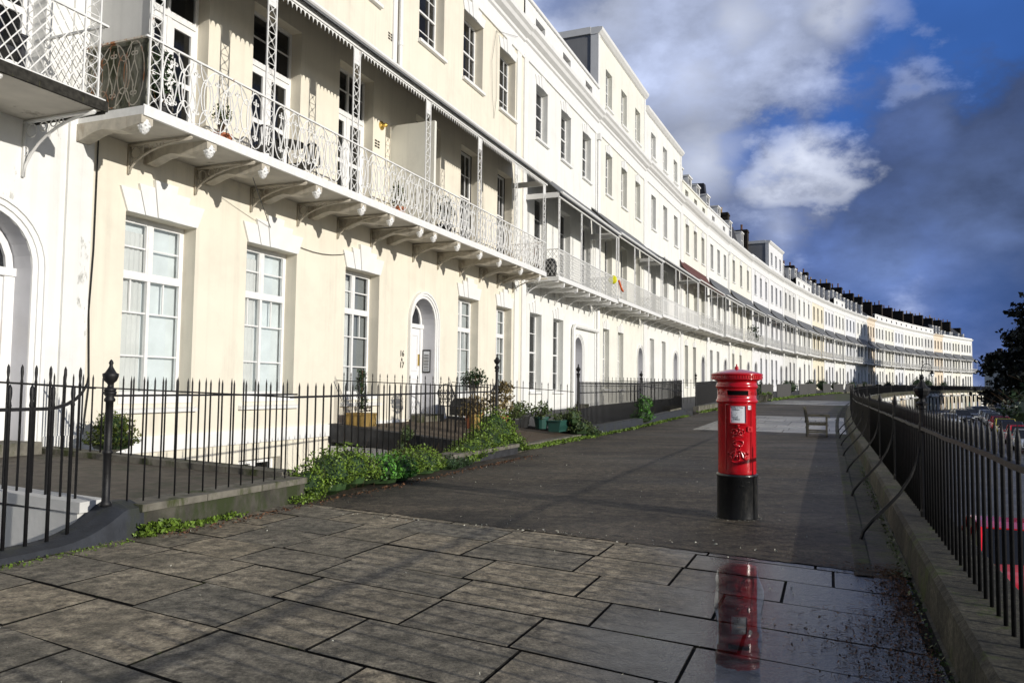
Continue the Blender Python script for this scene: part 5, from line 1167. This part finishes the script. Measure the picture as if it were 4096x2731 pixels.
for _ in range(2600):
    s=U(-8.5,-2.4); k=.5+.5*sin(s*2.3); a=11.6-abs(random.gauss(0,.12+.26*max(0,k))); p=Vector(W(s,a,U(.006,.03))); q=U(0,6.3); l=U(.02,.06); m.tube([tuple(p),tuple(p+Vector((l*cos(q),l*sin(q),U(0,.012))))],.0012,3,caps=False)
for _ in range(900): m.leaf(W(U(-4.1,6),5.15+abs(random.gauss(0,.1)),U(.004,.015)),U(.008,.026))
obj('leaf_litter',m,M['brownleaf'],kind='stuff')
m=MB()
for _ in range(240):
    s=-7.0+random.gauss(0,.25); n=11.55+random.gauss(0,.04); b=Vector(W(s,n,0)); t=b+Vector((U(-.05,.05),U(-.05,.05),U(.06,.18))); m.add([tuple(b+Vector((-.004,0,0))),tuple(b+Vector((.004,0,0))),tuple(t)],[(0,1,2)])
for _ in range(900):
    s=U(-8,6); m.leaf(W(s,11.62-abs(random.gauss(0,.03)),U(0,.12)),U(.008,.02))
obj('moss',m,M['leaf3'],kind='stuff')
m=MB()
for _ in range(420):
    s=U(-10,8);n=U(5,11.3); m.leaf(W(s,n,.012),U(.004,.012))
for _ in range(60): m.leaf(W(-2.2+U(-.06,.08),U(6,11),.012),U(.008,.02))
for _ in range(500):
    a=U(0,6.3); r_=.235+abs(random.gauss(0,.03)); m.leaf((2.60+r_*cos(a),9.06+r_*sin(a),.006),U(.003,.008)) if _%4==0 else None
obj('debris',m,mat('pale_grit',(.5,.5,.42),.8,.2,8,0,.2),kind='stuff')
# pots and planters on the brown bridge
def potm(r,h,k=14): return MB().lathe([(r*.72,0),(r*.95,h*.86),(r*1.06,h*.87),(r*1.06,h),(r*.94,h),(r*.9,h*.9),(0,h*.88)],n=k)
def potplant(label,name,loc,r,h,pm,spots,lm,sz,cat='potted plant',dens=220,stemh=0,group='potted plants before the houses'):
    t=thing(name,label,cat,loc,U(0,3),group); obj('pot',potm(r,h) if isinstance(pm,str) else pm,M[pm if isinstance(pm,str) else 'terracotta'],t)
    m=MB()
    for (x,y,z),rd in spots: clump(m,(x,y,z),rd,max(30,int(dens*(rd[0]*rd[1]+rd[0]*rd[2]+rd[1]*rd[2])/(sz*sz)*.011)),sz,.3)
    obj('foliage',m,M[lm],t)
    s=MB()
    if stemh: s.tube([(0,0,h*.8),(.02,.01,h+stemh*.5),(0,0,h+stemh)],.025,6)
    for i in range(7): a=i*.9; s.tube([(0,0,h*.8),(.5*spots[0][1][0]*cos(a),.5*spots[0][1][1]*sin(a),spots[0][0][2]+U(-.1,.2))],.008,4)
    obj('stem',s,M['twig'],t); return t
t=thing('square_planter','ochre stone planter with a thin browning conifer on the brown bridge','planter',W(6.62,.50,.46),-TH)
m=MB(); m.box(-.27,.27,-.27,.27,0,.30); m.box(-.29,.29,-.29,.29,.27,.32); obj('pot',m,M['yellowpot'],t)
m=MB()
for i in range(13): clump(m,(U(-.06,.06),U(-.06,.06),.42+i*.075),(.21-.011*i,.21-.011*i,.09),85,.026,.1)
obj('foliage',m,M['leafd'],t); m=MB(); m.tube([(0,0,.3),(.01,0,1.35)],.02,6); obj('stem',m,M['twig'],t)
potplant('clipped dark bay tree with a round head behind the corner railing','potted_tree',W(8.6,2.6,.38),.24,.42,'terracotta',[((0,0,1.28),(.36,.36,.27))],'leafd',.04,'tree',260,.70)
potplant('variegated leafy shrub in a tall ochre pot at the bridge corner','potted_shrub',W(7.2,3.3,.36),.17,.44,'yellowpot',[((0,0,.66),(.34,.34,.24)),((.2,.1,.5),(.25,.25,.16))],'redleaf',.04,'shrub',240)
potplant('reddish leafy shrub in a clay pot beside the tall ochre pot','potted_shrub',W(8.1,3.5,.34),.24,.4,'terracotta',[((0,0,.75),(.4,.4,.42)),((.15,0,1.1),(.25,.25,.2))],'redleaf',.05,'shrub',200)
potplant('small green plant in a black pot left of the green trough','potted_plant',W(9.9,3.2,.32),.2,.3,'black',[((0,0,.42),(.3,.3,.22))],'leaf3',.04)
potplant('green plant in a wide black pot beside the cross railing','potted_plant',W(10.9,3.0,.32),.28,.36,'black',[((0,0,.5),(.4,.4,.25))],'leaf3',.04)
potplant('leafy plant in a dark green bucket pot next to the green trough','potted_plant',W(11.35,3.45,.28),.22,.34,'greenpot',[((0,0,.5),(.32,.32,.28))],'leaf3',.04)
fm=frame(11.3,3.85,.20); t=thing('plant_trough','long green plastic trough of straggly plants on the brown bridge','planter',mw=fm)
m=MB(); m.ext([(-.15,0),(.15,0),(.19,.30),(-.19,.30)],0,0,1.15); m.box(-.03,1.18,-.215,.215,.29,.325)
for i in range(22): m.box(.03+i*.05,.055+i*.05,-.178,-.15,.05,.26)
obj('pot',m,M['greenpot'],t); m=MB(); [clump(m,(.1+.16*i,0,.40),(.14,.16,.14),80,.03,.1) for i in range(7)]; obj('foliage',m,M['leaf3'],t)
# garden bench with cast back by the door
gb=frame(9.9,1.0,.46); t=thing('garden_bench','black cast iron garden bench beside the door numbered 16 & 17','bench',mw=gb)
m=MB()
for x in (0,1.0): m.tube([(x,.0,0),(x,.02,.42),(x,.12,.85)],.018,6);m.tube([(x,-.45,0),(x,-.42,.42)],.018,6);m.tube([(x,.06,.62),(x,-.3,.64),(x,-.42,.42)],.014,6)
obj('frame',m,M['iron'],t); m=MB()
for i in range(5): m.box(0,1.0,-.42+.1*i,-.36+.1*i,.42,.44)
obj('seat',m,M['iron'],t); m=MB(); m.tube([(.5+.5*cos(pi-a*pi/10),.12,.75+.3*sin(a*pi/10)) for a in range(11)],.016,6); ir_lattice(m,.08,.92,.5,.9,.1,.008,.15); obj('backrest',m,M['iron'],t)
t=thing('mobility_cart','dark covered garden cart parked by the wall on the brown bridge','cart',mw=frame(11.0,1.0,.42))
m=MB(); m.box(0,.9,-.3,.3,.18,.5); m.ext([(-.3,.5),(.3,.5),(.18,.68),(-.18,.68)],0,.05,.85); obj('body',m,M['black'],t)
for x in (.15,.75): m=MB(); m.lathe([(0,-.03),(.14,-.03),(.14,.03),(0,.03)],n=12); m.v=[(a+x,c-.33,b+.14) for a,b,c in m.v]; obj('wheel',m,M['tyre'],t)
# items on the first floor balconies
def bal_item(fn,label,s,n=.75,z=5.66,rz=0): return fn(label,W(s,n,z),rz)
def chair(label,loc,rz):
    t=thing('balcony_chair',label,'chair',loc,rz,'black metal chairs on the cream balcony'); m=MB(); m.box(-.22,.22,-.22,.22,.43,.46); obj('seat',m,M['iron'],t)
    for a,b in ((-.2,-.2),(.2,-.2),(.2,.2),(-.2,.2)): m=MB(); m.tube([(a,b,0),(a*.95,b*.95,.43)],.016,6); obj('leg',m,M['iron'],t)
    m=MB(); m.tube([(.24*cos(pi-q*pi/10)*1.05,.22,.68+.32*sin(q*pi/10)) for q in range(11)],.022,6); m.tube([(-.25,.22,.44),(-.25,.22,.7)],.02,6);m.tube([(.25,.22,.44),(.25,.22,.7)],.02,6)
    for q in range(7): x=-.19+.063*q; m.tube([(x*.5,.22,.46),(x,.22,.70+.3*math.sqrt(max(0,1-(x/.26)**2)))],.013,4)
    obj('backrest',m,M['iron'],t); return t
bal_item(chair,'black round-backed chair behind the oval ironwork, nearer the first post',2.6,.75,5.66,.4)
bal_item(chair,'black round-backed chair right beside the balcony table',3.85,.7,5.66,-.5)
bal_item(chair,'black round-backed chair beyond the projecting screen',9.3,.7,5.66,.2)
bal_item(chair,'black chair farthest along the cream balcony',10.4,.8,5.66,-.3)
t=thing('balcony_table','small round black metal table between the balcony chairs','table',W(3.2,.8,5.66),0); m=MB(); m.lathe([(.34,.70),(.34,.73)],n=20); obj('table_top',m,M['iron'],t); m=MB(); m.lathe([(.2,0),(.2,.02),(.02,.05),(.02,.70)],n=10); obj('leg',m,M['iron'],t)
potplant('small round bush in a clay pot behind the oval ironwork','potted_plant',W(1.15,.95,5.66),.2,.26,'terracotta',[((0,0,.62),(.2,.2,.2))],'leaf3',.035,stemh=.2,group='plants on the balconies')
potplant('bushy dark plant by the corner of the cream balcony','potted_plant',W(-.2,.85,5.66),.22,.34,'black',[((0,0,.65),(.32,.32,.34)),((0,0,1.1),(.22,.22,.25))],'leafd',.045,group='plants on the balconies')
potplant('thin plant in a clay pot just before the projecting screen','potted_plant',W(7.4,.95,5.66),.2,.3,'terracotta',[((0,0,.65),(.22,.22,.35))],'leaf3',.035,group='plants on the balconies')
potplant('leafy plant in a black pot beside the far chairs of the cream balcony','potted_plant',W(9.95,1.0,5.66),.2,.35,'black',[((0,0,.8),(.28,.28,.4))],'leafd',.04,group='plants on the balconies')
potplant('trailing green climber spilling over the balcony before the pale cream house','climbing_plant',W(76.0,1.2,6.2),.25,.4,'black',[((0,0,.2),(.8,.7,.6)),((0,0,.9),(.6,.6,.5))],'leafd',.10,'plant',160,group='plants on the balconies')
t=thing('bbq_cover','black covered bin on the trellis balcony of the white house','bin',W(19.6,.8,5.66)); m=MB(); m.lathe([(.22,0),(.26,.6),(.2,.85),(0,.95)],n=12); obj('cover',m,M['black'],t,smooth=True); m=MB(); m.lathe([(.27,.58),(.27,.62)],n=12); obj('rim',m,M['iron'],t)
m=MB(); m.lathe([(0,0),(.16,.02),(.22,.06),(.16,.10),(0,.12)],n=14); m.move(Matrix.Translation(W(26.9,1.40,6.55))@Matrix.Rotation(-TH,4,'Z')@Matrix.Rotation(pi/2,4,'X')); o=obj('balcony_ball',m,mat('yellow_plastic',(.75,.72,.02),.4,.05,5,0,.5),smooth=True); o['label']='yellow round plastic float tied to the trellis balcony'; o['category']='float'
m=MB(); m.tube([W(27.6,1.5,6.6),W(27.8,1.5,6.45),W(28.1,1.5,6.25),W(28.4,1.5,6.15)],.05,6); o=obj('pool_noodle',m,mat('orange_foam',(.75,.14,.02),.6,.05,5,0,.4),smooth=True); o['label']='short orange foam tube hung on the trellis balcony'; o['category']='foam tube'
t=thing('wooden_chair','dark slatted wooden armchair on the trellis balcony at the left edge','chair',W(-3.0,.8,5.43),1.2); m=MB(); m.box(-.3,.3,-.3,.3,.38,.44); obj('seat',m,M['slate'],t); m=MB(); m.box(-.3,.3,.26,.32,.44,1.0); obj('backrest',m,M['slate'],t)
for a,b in ((-.28,-.28),(.28,-.28),(.28,.28),(-.28,.28)): m=MB(); m.box(a-.03,a+.03,b-.03,b+.03,0,.62); obj('leg',m,M['slate'],t)
m=MB(); m.box(-.34,-.24,-.32,.32,.62,.66);m.box(.24,.34,-.32,.32,.62,.66); obj('arm',m,M['slate'],t)
# shrubs, hedges and planters farther along the terrace
HX=[(64.5,3.4,.9,'dark clipped hedge behind the railing past the post box'),(72,3.2,.8,'dark shrub before the pale cream house'),(84,3.4,1.0,'round topiary ball before the lilac house, left one of the pair'),(87,3.4,1.0,'round topiary ball before the lilac house, right one of the pair'),(101,3.6,1.1,'dark rounded shrub before the grey-cream house'),(112,3.5,1.2,'dark laurel before the broad white house'),(124,3.4,1.0,'umbrella-headed small tree before the pale yellow house'),(139,3.6,1.1,'dark hedge lump before the slotted white house'),(153,3.4,1.1,'dark shrub before the faint blue dormered house'),(176,3.6,1.2,'dark rounded bush before the first peach house'),(206,3.8,1.9,'large round bush left of the street lamp foot'),(216,3.8,1.8,'large round bush right of the street lamp foot'),(232,3.8,1.5,'dark bush before the orange-peach house')]
for s,n,r,lb in HX: plant(lb,'shrub','shrub',[(W(s,n,r*.75+.3),(r*.8,r*.8,r*.8))],'leafd',.11,150,'shrubs before the far houses')
for s,lb in ((57.5,'first pale stone box planter on the grass edge past the post box'),(61.0,'second pale stone box planter on the grass edge past the post box')):
    t=thing('square_planter',lb,'planter',W(s,4.9,0),-TH,'stone box planters'); m=MB(); m.box(-.3,.3,-.3,.3,0,.5); m.box(-.34,.34,-.34,.34,.5,.58); obj('pot',m,M['areastone'],t); m=MB(); clump(m,(0,0,.66),(.3,.3,.16),120,.06,.1); obj('foliage',m,M['leaf'],t)
# ---------------------------------------------------------------- pushchair and walker
t=thing('pushchair','black pushchair with white wheels and red trim, far down the terrace','pushchair',(46.0,99.0,E(88)),.6)
m=MB(); m.ext([(-.35,.35),(.25,.30),(.38,.75),(.18,.98),(-.12,1.0),(-.05,.55),(-.35,.5)],0,-.26,.26); obj('seat',m,M['black'],t)
m=MB(); m.ext([(.0,.92),(.36,.88),(.30,1.12),(.05,1.14)],0,-.28,.28); obj('hood',m,M['carred'],t)
m=MB(); m.tube([(-.27,-.35,.12),(-.27,.30,.75),(-.27,.62,1.05),(.27,.62,1.05),(.27,.30,.75),(.27,-.35,.12)],.02,6); m.tube([(-.27,.35,.12),(-.27,-.2,.55)],.018,6);m.tube([(.27,.35,.12),(.27,-.2,.55)],.018,6); obj('frame',m,M['trim'],t)
for a,b in ((-.29,-.36),(.29,-.36),(-.29,.36),(.29,.36)):
    m=MB(); m.lathe([(0,-.025),(.13,-.025),(.13,.025),(0,.025)],n=12); m.v=[(z+a,y+b,x+.13) for x,y,z in m.v]; obj('wheel',m,M['trim'],t)
# ---------------------------------------------------------------- street lamp beyond the terrace fence
lx,ly=(1901.5-0)/1,0
def lamp():
    d=pxdir(2117.5,900); k=106/d.y; base=Vector((d.x*k,106,ZR)); t=thing('street_lamp','old black street lamp with a scrolled swan-neck over the street','street lamp',base,-.35)
    m=MB(); m.lathe([(.16,0),(.16,.5),(.11,.6),(.09,1.2),(.07,1.3),(.065,5.9),(.09,5.95),(.06,6.0),(.05,7.0)],n=10); obj('pole',m,M['iron'],t,smooth=True)
    m=MB(); r_=.62; m.tube([(r_-r_*cos(a*pi/14),0,6.95+r_*sin(a*pi/14)) for a in range(15)],.045,6); m.tube([(2*r_,0,6.95),(2*r_,0,6.7)],.035,5)
    def sp(cx,cz,r0,tn,st=0,r2=.028): m.tube([(cx+r0*(1-i/22)*cos(st+tn*i/20),0,cz+r0*(1-i/22)*sin(st+tn*i/20)) for i in range(20)],r2,5)
    sp(.35,7.05,.24,9,2.0); sp(.85,6.95,.22,-8,1.2); sp(.1,7.85,.16,8,-1.2); m.tube([(.12,0,7.3),(.02,0,7.55),(.08,0,7.8)],.03,5); m.tube([(0,0,6.5),(.3,0,6.75),(.6,0,6.72),(1.0,0,6.5)],.03,5)
    obj('scroll_arm',m,M['iron'],t)
    m=MB(); m.lathe([(.03,.55),(.05,.4),(.12,.36),(.16,.2),(.34,.05),(.36,0),(.30,-.02)],cx=2*r_,n=12,z0=6.25); obj('lantern_hood',m,M['iron'],t,smooth=True)
    m=MB(); m.lathe([(.26,-.02),(.24,-.18),(.14,-.36),(.04,-.44),(0,-.46)],cx=2*r_,n=12,z0=6.25); obj('lamp_glass',m,M['lampglass'],t,smooth=True)
lamp()
# ---------------------------------------------------------------- vault fronts under the terrace
vcol=['white','cream2','white','white','lilac','white','greyw','white','cream2','peach','cream2','white','peach','peach','white','greyw','white','rubble','rubble','cream2','peach','white','white','lilac','peach','peach','yellow','peach','yellow','peach','cream2','yellow','peach','yellow','peach','cream2','yellow','peach','cream2']
cn={'white':'white','cream2':'cream','lilac':'pale lilac','greyw':'grey-white','peach':'peach','rubble':'mossy unpainted','yellow':'pale yellow'}; cnt={}
og=ords+['seventeenth','eighteenth']
s=70.0
obj('retaining_wall_cap',strip(60,255,[(12.14,.26),(12.20,.22),(12.20,-.35)],5),M['coping'],**ST)
for i,c in enumerate(vcol):
    wv=4.6; a,b=s,s+wv; s=b; cnt[c]=cnt.get(c,0)+1
    P0=Vector(W(a,12.20,0,False));P1=Vector(W(b,12.20,0,False)); d=P1-P0; w=d.length; d.normalize(); e0=E(a)
    mw=Matrix(((d.x,-d.y,0,P0.x),(d.y,d.x,0,P0.y),(0,0,1,ZR),(0,0,0,1))); zt=-.35-ZR+e0
    t=thing('vault_front','%s %s painted arched vault front under the far terrace'%(og[cnt[c]-1],cn[c]),'vault front',group='arched vault fronts under the terrace',mw=mw)
    sp=zt-1.7; m=facade(0,w,0,zt,[],[(w/2,1.35,.0,sp)],.9); obj('wall',m,M[c],t)
    m=MB(); m.box(0,w,.9,1.0,0,zt); obj('recess',m,M['rubble'],t)
    m=MB(); m.box(w/2-.75,w/2+.75,.8,.9,0,2.1); obj('door',m,M[('carblue','door','slate','greenpot','door')[i%5]],t)
    m=MB(); m.ext([(0,zt-.75),(-.35,zt-.55),(-.35,zt-.48),(0,zt-.35)],0,.4,w-.4); obj('canopy_ledge',m,M['trim' if i%3 else 'slate'],t)
    m=MB(); m.box(-.16,.16,-.22,0,0,zt+.1); obj('pier',m,M['cream2' if c!='rubble' else 'rubble'],t)
# ---------------------------------------------------------------- cars
def car(label,pos,heading,paint,L_=4.1,Wd=1.72,H=1.44,kind='hatch',plate=None,near=False):
    """heading: direction of the bonnet. local +x forward"""
    t=thing('parked_car',label,'car',pos,heading,'cars parked in the street')
    hw=Wd/2
    # stations: x, half width, sill z, belt z
    st=[(-.50,.80,.42,.78),(-.485,.92,.30,.88),(-.40,.985,.22,.93),(-.2,1,.20,.93),(.05,1,.20,.92),(.25,1,.20,.90),(.36,.985,.20,.86),(.44,.95,.22,.77),(.485,.86,.27,.66),(.5,.72,.36,.58)]
    vs=[];fs=[];K=8
    for x,w_,z0,z1 in st:
        W_=hw*w_; vs+=[(x*L_,-W_*.9,z0),(x*L_,-W_,z0+.12),(x*L_,-W_*1.0,(z0+z1)/2+.05),(x*L_,-W_*.93,z1-.03),(x*L_,-W_*.55,z1+.02),(x*L_,W_*.55,z1+.02),(x*L_,W_*.93,z1-.03),(x*L_,W_,(z0+z1)/2+.05),(x*L_,W_,z0+.12),(x*L_,W_*.9,z0)]
    K=10; n=len(st)
    for i in range(n-1):
        for k in range(K): fs.append((i*K+k,i*K+(k+1)%K,(i+1)*K+(k+1)%K,(i+1)*K+k))
    fs+=[tuple(range(K)),tuple(range((n-1)*K,n*K))[::-1]]
    b=MB(); b.add(vs,fs); body=obj('body',b,M[paint],t,smooth=True)
    sm=body.modifiers.new('s','SUBSURF'); sm.levels=1; sm.render_levels=2 if near else 1
    rb=-.47 if kind=='hatch' else -.30
    # greenhouse
    tb=[(.23,.93,.90),(.06,.78,H-.02),(-.12,.76,H),(-.34,.74,H-.03),(rb,.86,.92)]
    g=MB(); v=[]
    for x,w_,z in tb: v+=[(x*L_,-hw*w_,z),(x*L_,hw*w_,z)]
    g.add(v,[(0,2,3,1),(6,8,9,7)]) ; obj('windscreen',g,M['glassd'],t)
    r=MB(); r.add([(x*L_,s_*hw*w_,z+dz) for x,w_,z in tb[1:4] for s_ in (-1,1) for dz in (0,.025)],[(1,3,7,5),(5,7,11,9),(0,1,5,4),(4,5,9,8),(2,3,7,6),(6,7,11,10),(0,1,3,2),(8,9,11,10)]); 
    for s_ in (-1,1):
        for q in (0,3): 
            a,c=tb[q],tb[q+1]; r.tube([(a[0]*L_,s_*hw*a[1],a[2]),(c[0]*L_,s_*hw*c[1],c[2])],.04,6)
        r.tube([(-.12*L_,s_*hw*.775,H),(-.13*L_,s_*hw*.955,.92)],.03,4)
    obj('roof',r,M[paint],t)
    for s_ in (-1,1):
        w_=MB(); w_.poly(*[(x*L_,s_*hw*ww*.995,z) for x,ww,z in tb]); obj('side_window',w_,M['glassd'],t)
        for xw in (.31,-.31):
            o=thing_w=MB(); thing_w.lathe([(0,-.1),(.2,-.1),(.29,-.09),(.31,-.05),(.31,.05),(.29,.09),(0,.09)],n=20); thing_w.v=[(x,z*s_,y) for x,y,z in thing_w.v]; wh=obj('wheel',thing_w,M['tyre'],t,loc=(xw*L_,s_*(hw-.10),.31))
            q=MB(); q.lathe([(0,.095),(.06,.11),(.19,.10),(.19,.088)],n=12); q.v=[(x,z*s_,y) for x,y,z in q.v]; obj('rim',q,M['rim'],wh)
        q=MB(); q.add([(.455*L_,s_*hw*.50,.66),(.478*L_,s_*hw*.52,.56),(.455*L_,s_*hw*.90,.60),(.435*L_,s_*hw*.90,.70)],[(0,1,2,3)]); q.lathe([(0,0),(.10,.03),(.11,.1)],n=10) if False else None
        q=MB(); q.box(.440*L_,.492*L_,s_*hw*.5,s_*hw*.84,.56,.68); obj('headlight',q,M['lampglass'],t)
        q=MB(); q.box(-.502*L_,-.47*L_,s_*hw*.60,s_*hw*.86,.62,.84); obj('tail_light',q,M['carred'],t)
        q=MB(); q.box(.16*L_,.19*L_,s_*hw*1.0,s_*hw*1.17,.92,1.05); obj('wing_mirror',q,M[paint],t)
    q=MB(); q.box(.495*L_,.508*L_,-hw*.42,hw*.42,.50,.57); q.box(.49*L_,.506*L_,-hw*.7,hw*.7,.27,.35); obj('grille',q,M['black'],t)
    q=MB(); q.box(.507*L_,.515*L_,-.26,.26,.37,.48); pl=obj('number_plate',q,M['paper'],t)
    if plate:
        a=text_mb(plate,.115,.001); c=MB(); c.v=[(.5165*L_,x,y+.385) for x,y,z in a.v]; c.f=a.f; obj('lettering',c,M['ink'],pl)
        q=MB(); q.tube([(.515*L_,.065*cos(i*pi/8),.56+.065*sin(i*pi/8)) for i in range(16)],.007,4,True)
        for sg in (-1,1): q.tube([(.516*L_,sg*.035,.615),(.516*L_,sg*.004,.568)],.007,4); q.tube([(.516*L_,sg*.052,.585),(.516*L_,sg*.028,.51),(.516*L_,0,.560)],.007,4)
        obj('badge',q,M['rim'],t)
    return t
hd=math.atan2(-D.y,-D.x)
def at(x,y,Y): d=pxdir(x,y); k=Y/d.y; return (d.x*k,Y,ZR)
hb=W(6.4,14.15,0,False); car('bright red small car parked close under the terrace fence, number plate showing',(hb[0]+.15,hb[1]+.3,ZR),hd,'carred',3.7,1.62,1.42,plate='N S6 Z',near=True)
car('silver saloon facing the viewer on the street below the terrace',at(2178,940,88),hd+.15,'carsilver',4.4,1.75,1.42,'saloon')
car('large dark blue car with bright headlights parked behind the silver saloon',at(2207,940,100),hd+.2,'cardark',4.6,1.85,1.6)
car('dark red-black car behind the large dark blue one',at(2227,935,112),hd+.2,'cardark',4.3,1.75,1.5)
car('blue tarpaulined small car farther along the wall side of the street',at(2241,932,124),hd+.25,'carblue',4.0,1.7,1.6)
car('white hatchback at the end of the wall-side row',at(2256,930,136),hd+.25,'carwhite',4.0,1.7,1.45)
car('black car on its own by the far vault fronts',at(2289,925,158),hd+.3,'cardark',4.5,1.8,1.5)
car('light silver car by the last vault fronts at the right',at(2317,918,176),hd+.3,'carsilver',4.5,1.8,1.5)
rowc=[('carwhite','white car nearest in the row across the street'),('carred','red car second in the row across the street'),('cardark','dark car third in the row across the street'),('caryellow','car with yellow roof line fourth across the street'),('carred','dark-glazed red car fifth across the street'),('cargrey','grey car sixth across the street'),('carsilver','silver car seventh across the street'),('cargrey','grey car last but one across the street'),('carsilver','silver-grey car last across the street')]
for i,(c,lb) in enumerate(rowc):
    f=i/8; car(lb,(33.6+(64-33.6)*f,51+(106-51)*f,ZR),hd-.10+pi*(i%3==1),c,4.2,1.75,1.45)
# ---------------------------------------------------------------- dark pine, far bushes, beige house beyond the end
def pine(label,pos,h,r,n,sz,seed,z0f=.18):
    random.seed(seed); t=thing('pine_tree',label,'tree',pos); m=MB(); m.tube([(0,0,0),(.3,.1,h*.4),(-.2,.2,h*.75),(.1,0,h*.95)],[r*.06,r*.05,r*.03,.05],8); tr=obj('trunk',m,M['bark'],t,smooth=True)
    f=MB();b=MB()
    for i in range(n):
        u=(i+U(0,1))/n; z=h*(z0f+(1-z0f)*u); a=i*2.399+U(-.4,.4); rr=r*(1-u**1.7)*U(.45,1.08)+.5; c=Vector((rr*cos(a),rr*sin(a),z+U(-.5,.5)))
        b.tube([(0,0,z-rr*.18),tuple(c*Vector((.6,.6,1)) if False else Vector((c.x*.6,c.y*.6,z-.2))),tuple(c)],[.12,.07,.03],4,caps=False)
        for k in range(3):
            cc=c*1.0-Vector((c.x,c.y,0))*(.26*k)+Vector((U(-.6,.6),U(-.6,.6),U(-.2,.5))); q=U(.7,1.25)
            clump(f,cc,(r*.15*q,r*.15*q,r*.065*q),46,sz,.2)
    obj('limb_framework',b,M['bark'],tr); obj('crown',f,M['pine'],t); return t
pine('big dark pine rising beyond the end of the crescent',(103,144,ZR-.3),26,16.5,230,.6,5,.10)
pine('lower dark pine spreading before the big one',(96,136,ZR-.3),15,10,130,.5,8,.12)
random.seed(21)
for lb,p,rd in (('dark evergreen bush overhanging the street cars at the right edge',(50,74,-.4),(3.4,3.4,1.9)),('second dark evergreen bush farther back beside the street',(61,92,-.6),(3.6,3.6,1.8)),('dark garden shrub mass under the pine trees',(92,132,1.0),(9,6,3.2)),('dark hedge mass beyond the last vault fronts',(150,205,1.0),(14,7,4.0))):
    plant(lb,'shrub','shrub',[(p,rd)],'leafd',.24 if rd[0]<5 else .5,120)
def farhouse(label,x,y,w,d,h,mt,rz):
    t=thing('town_house',label,'house',(x,y,ZR),rz); wn=[(1.2+i*3.2,2.4+i*3.2,z,z+2) for i in range(int(w//3.4)) for z in (2,6,10) if z+3<h]
    obj('wall',facade(0,w,0,h,wn,[],.3),M[mt],t); m=MB(); m.box(.02,w-.02,.34,d,0,h); obj('rear_rooms',m,M['stack'] if False else stuccoD,t)
    for a,b,c,e_ in wn: window(t,a,c,b-a,e_-c,'plain',.2,None,2)
    m=MB(); m.ext([(-.3,h),(d/2,h+3),(d+.3,h)],0,-.3,w+.3); obj('roof',m,M['slate'],t); m=MB(); m.box(2,3.4,d/2-.6,d/2+.6,h+1,h+4.2); obj('chimney_stack',m,M['stack'],t)
farhouse('plain beige house seen past the last crescent house through the pine',158,262,22,12,14.5,'cream2',-.9)
farhouse('lower beige house half hidden behind the pine branches',176,240,20,12,11,'cream2',-1.1)
for s,n,hh,sd in ((150,45,26,31),(128,52,30,33),(178,50,27,35)):
    pass
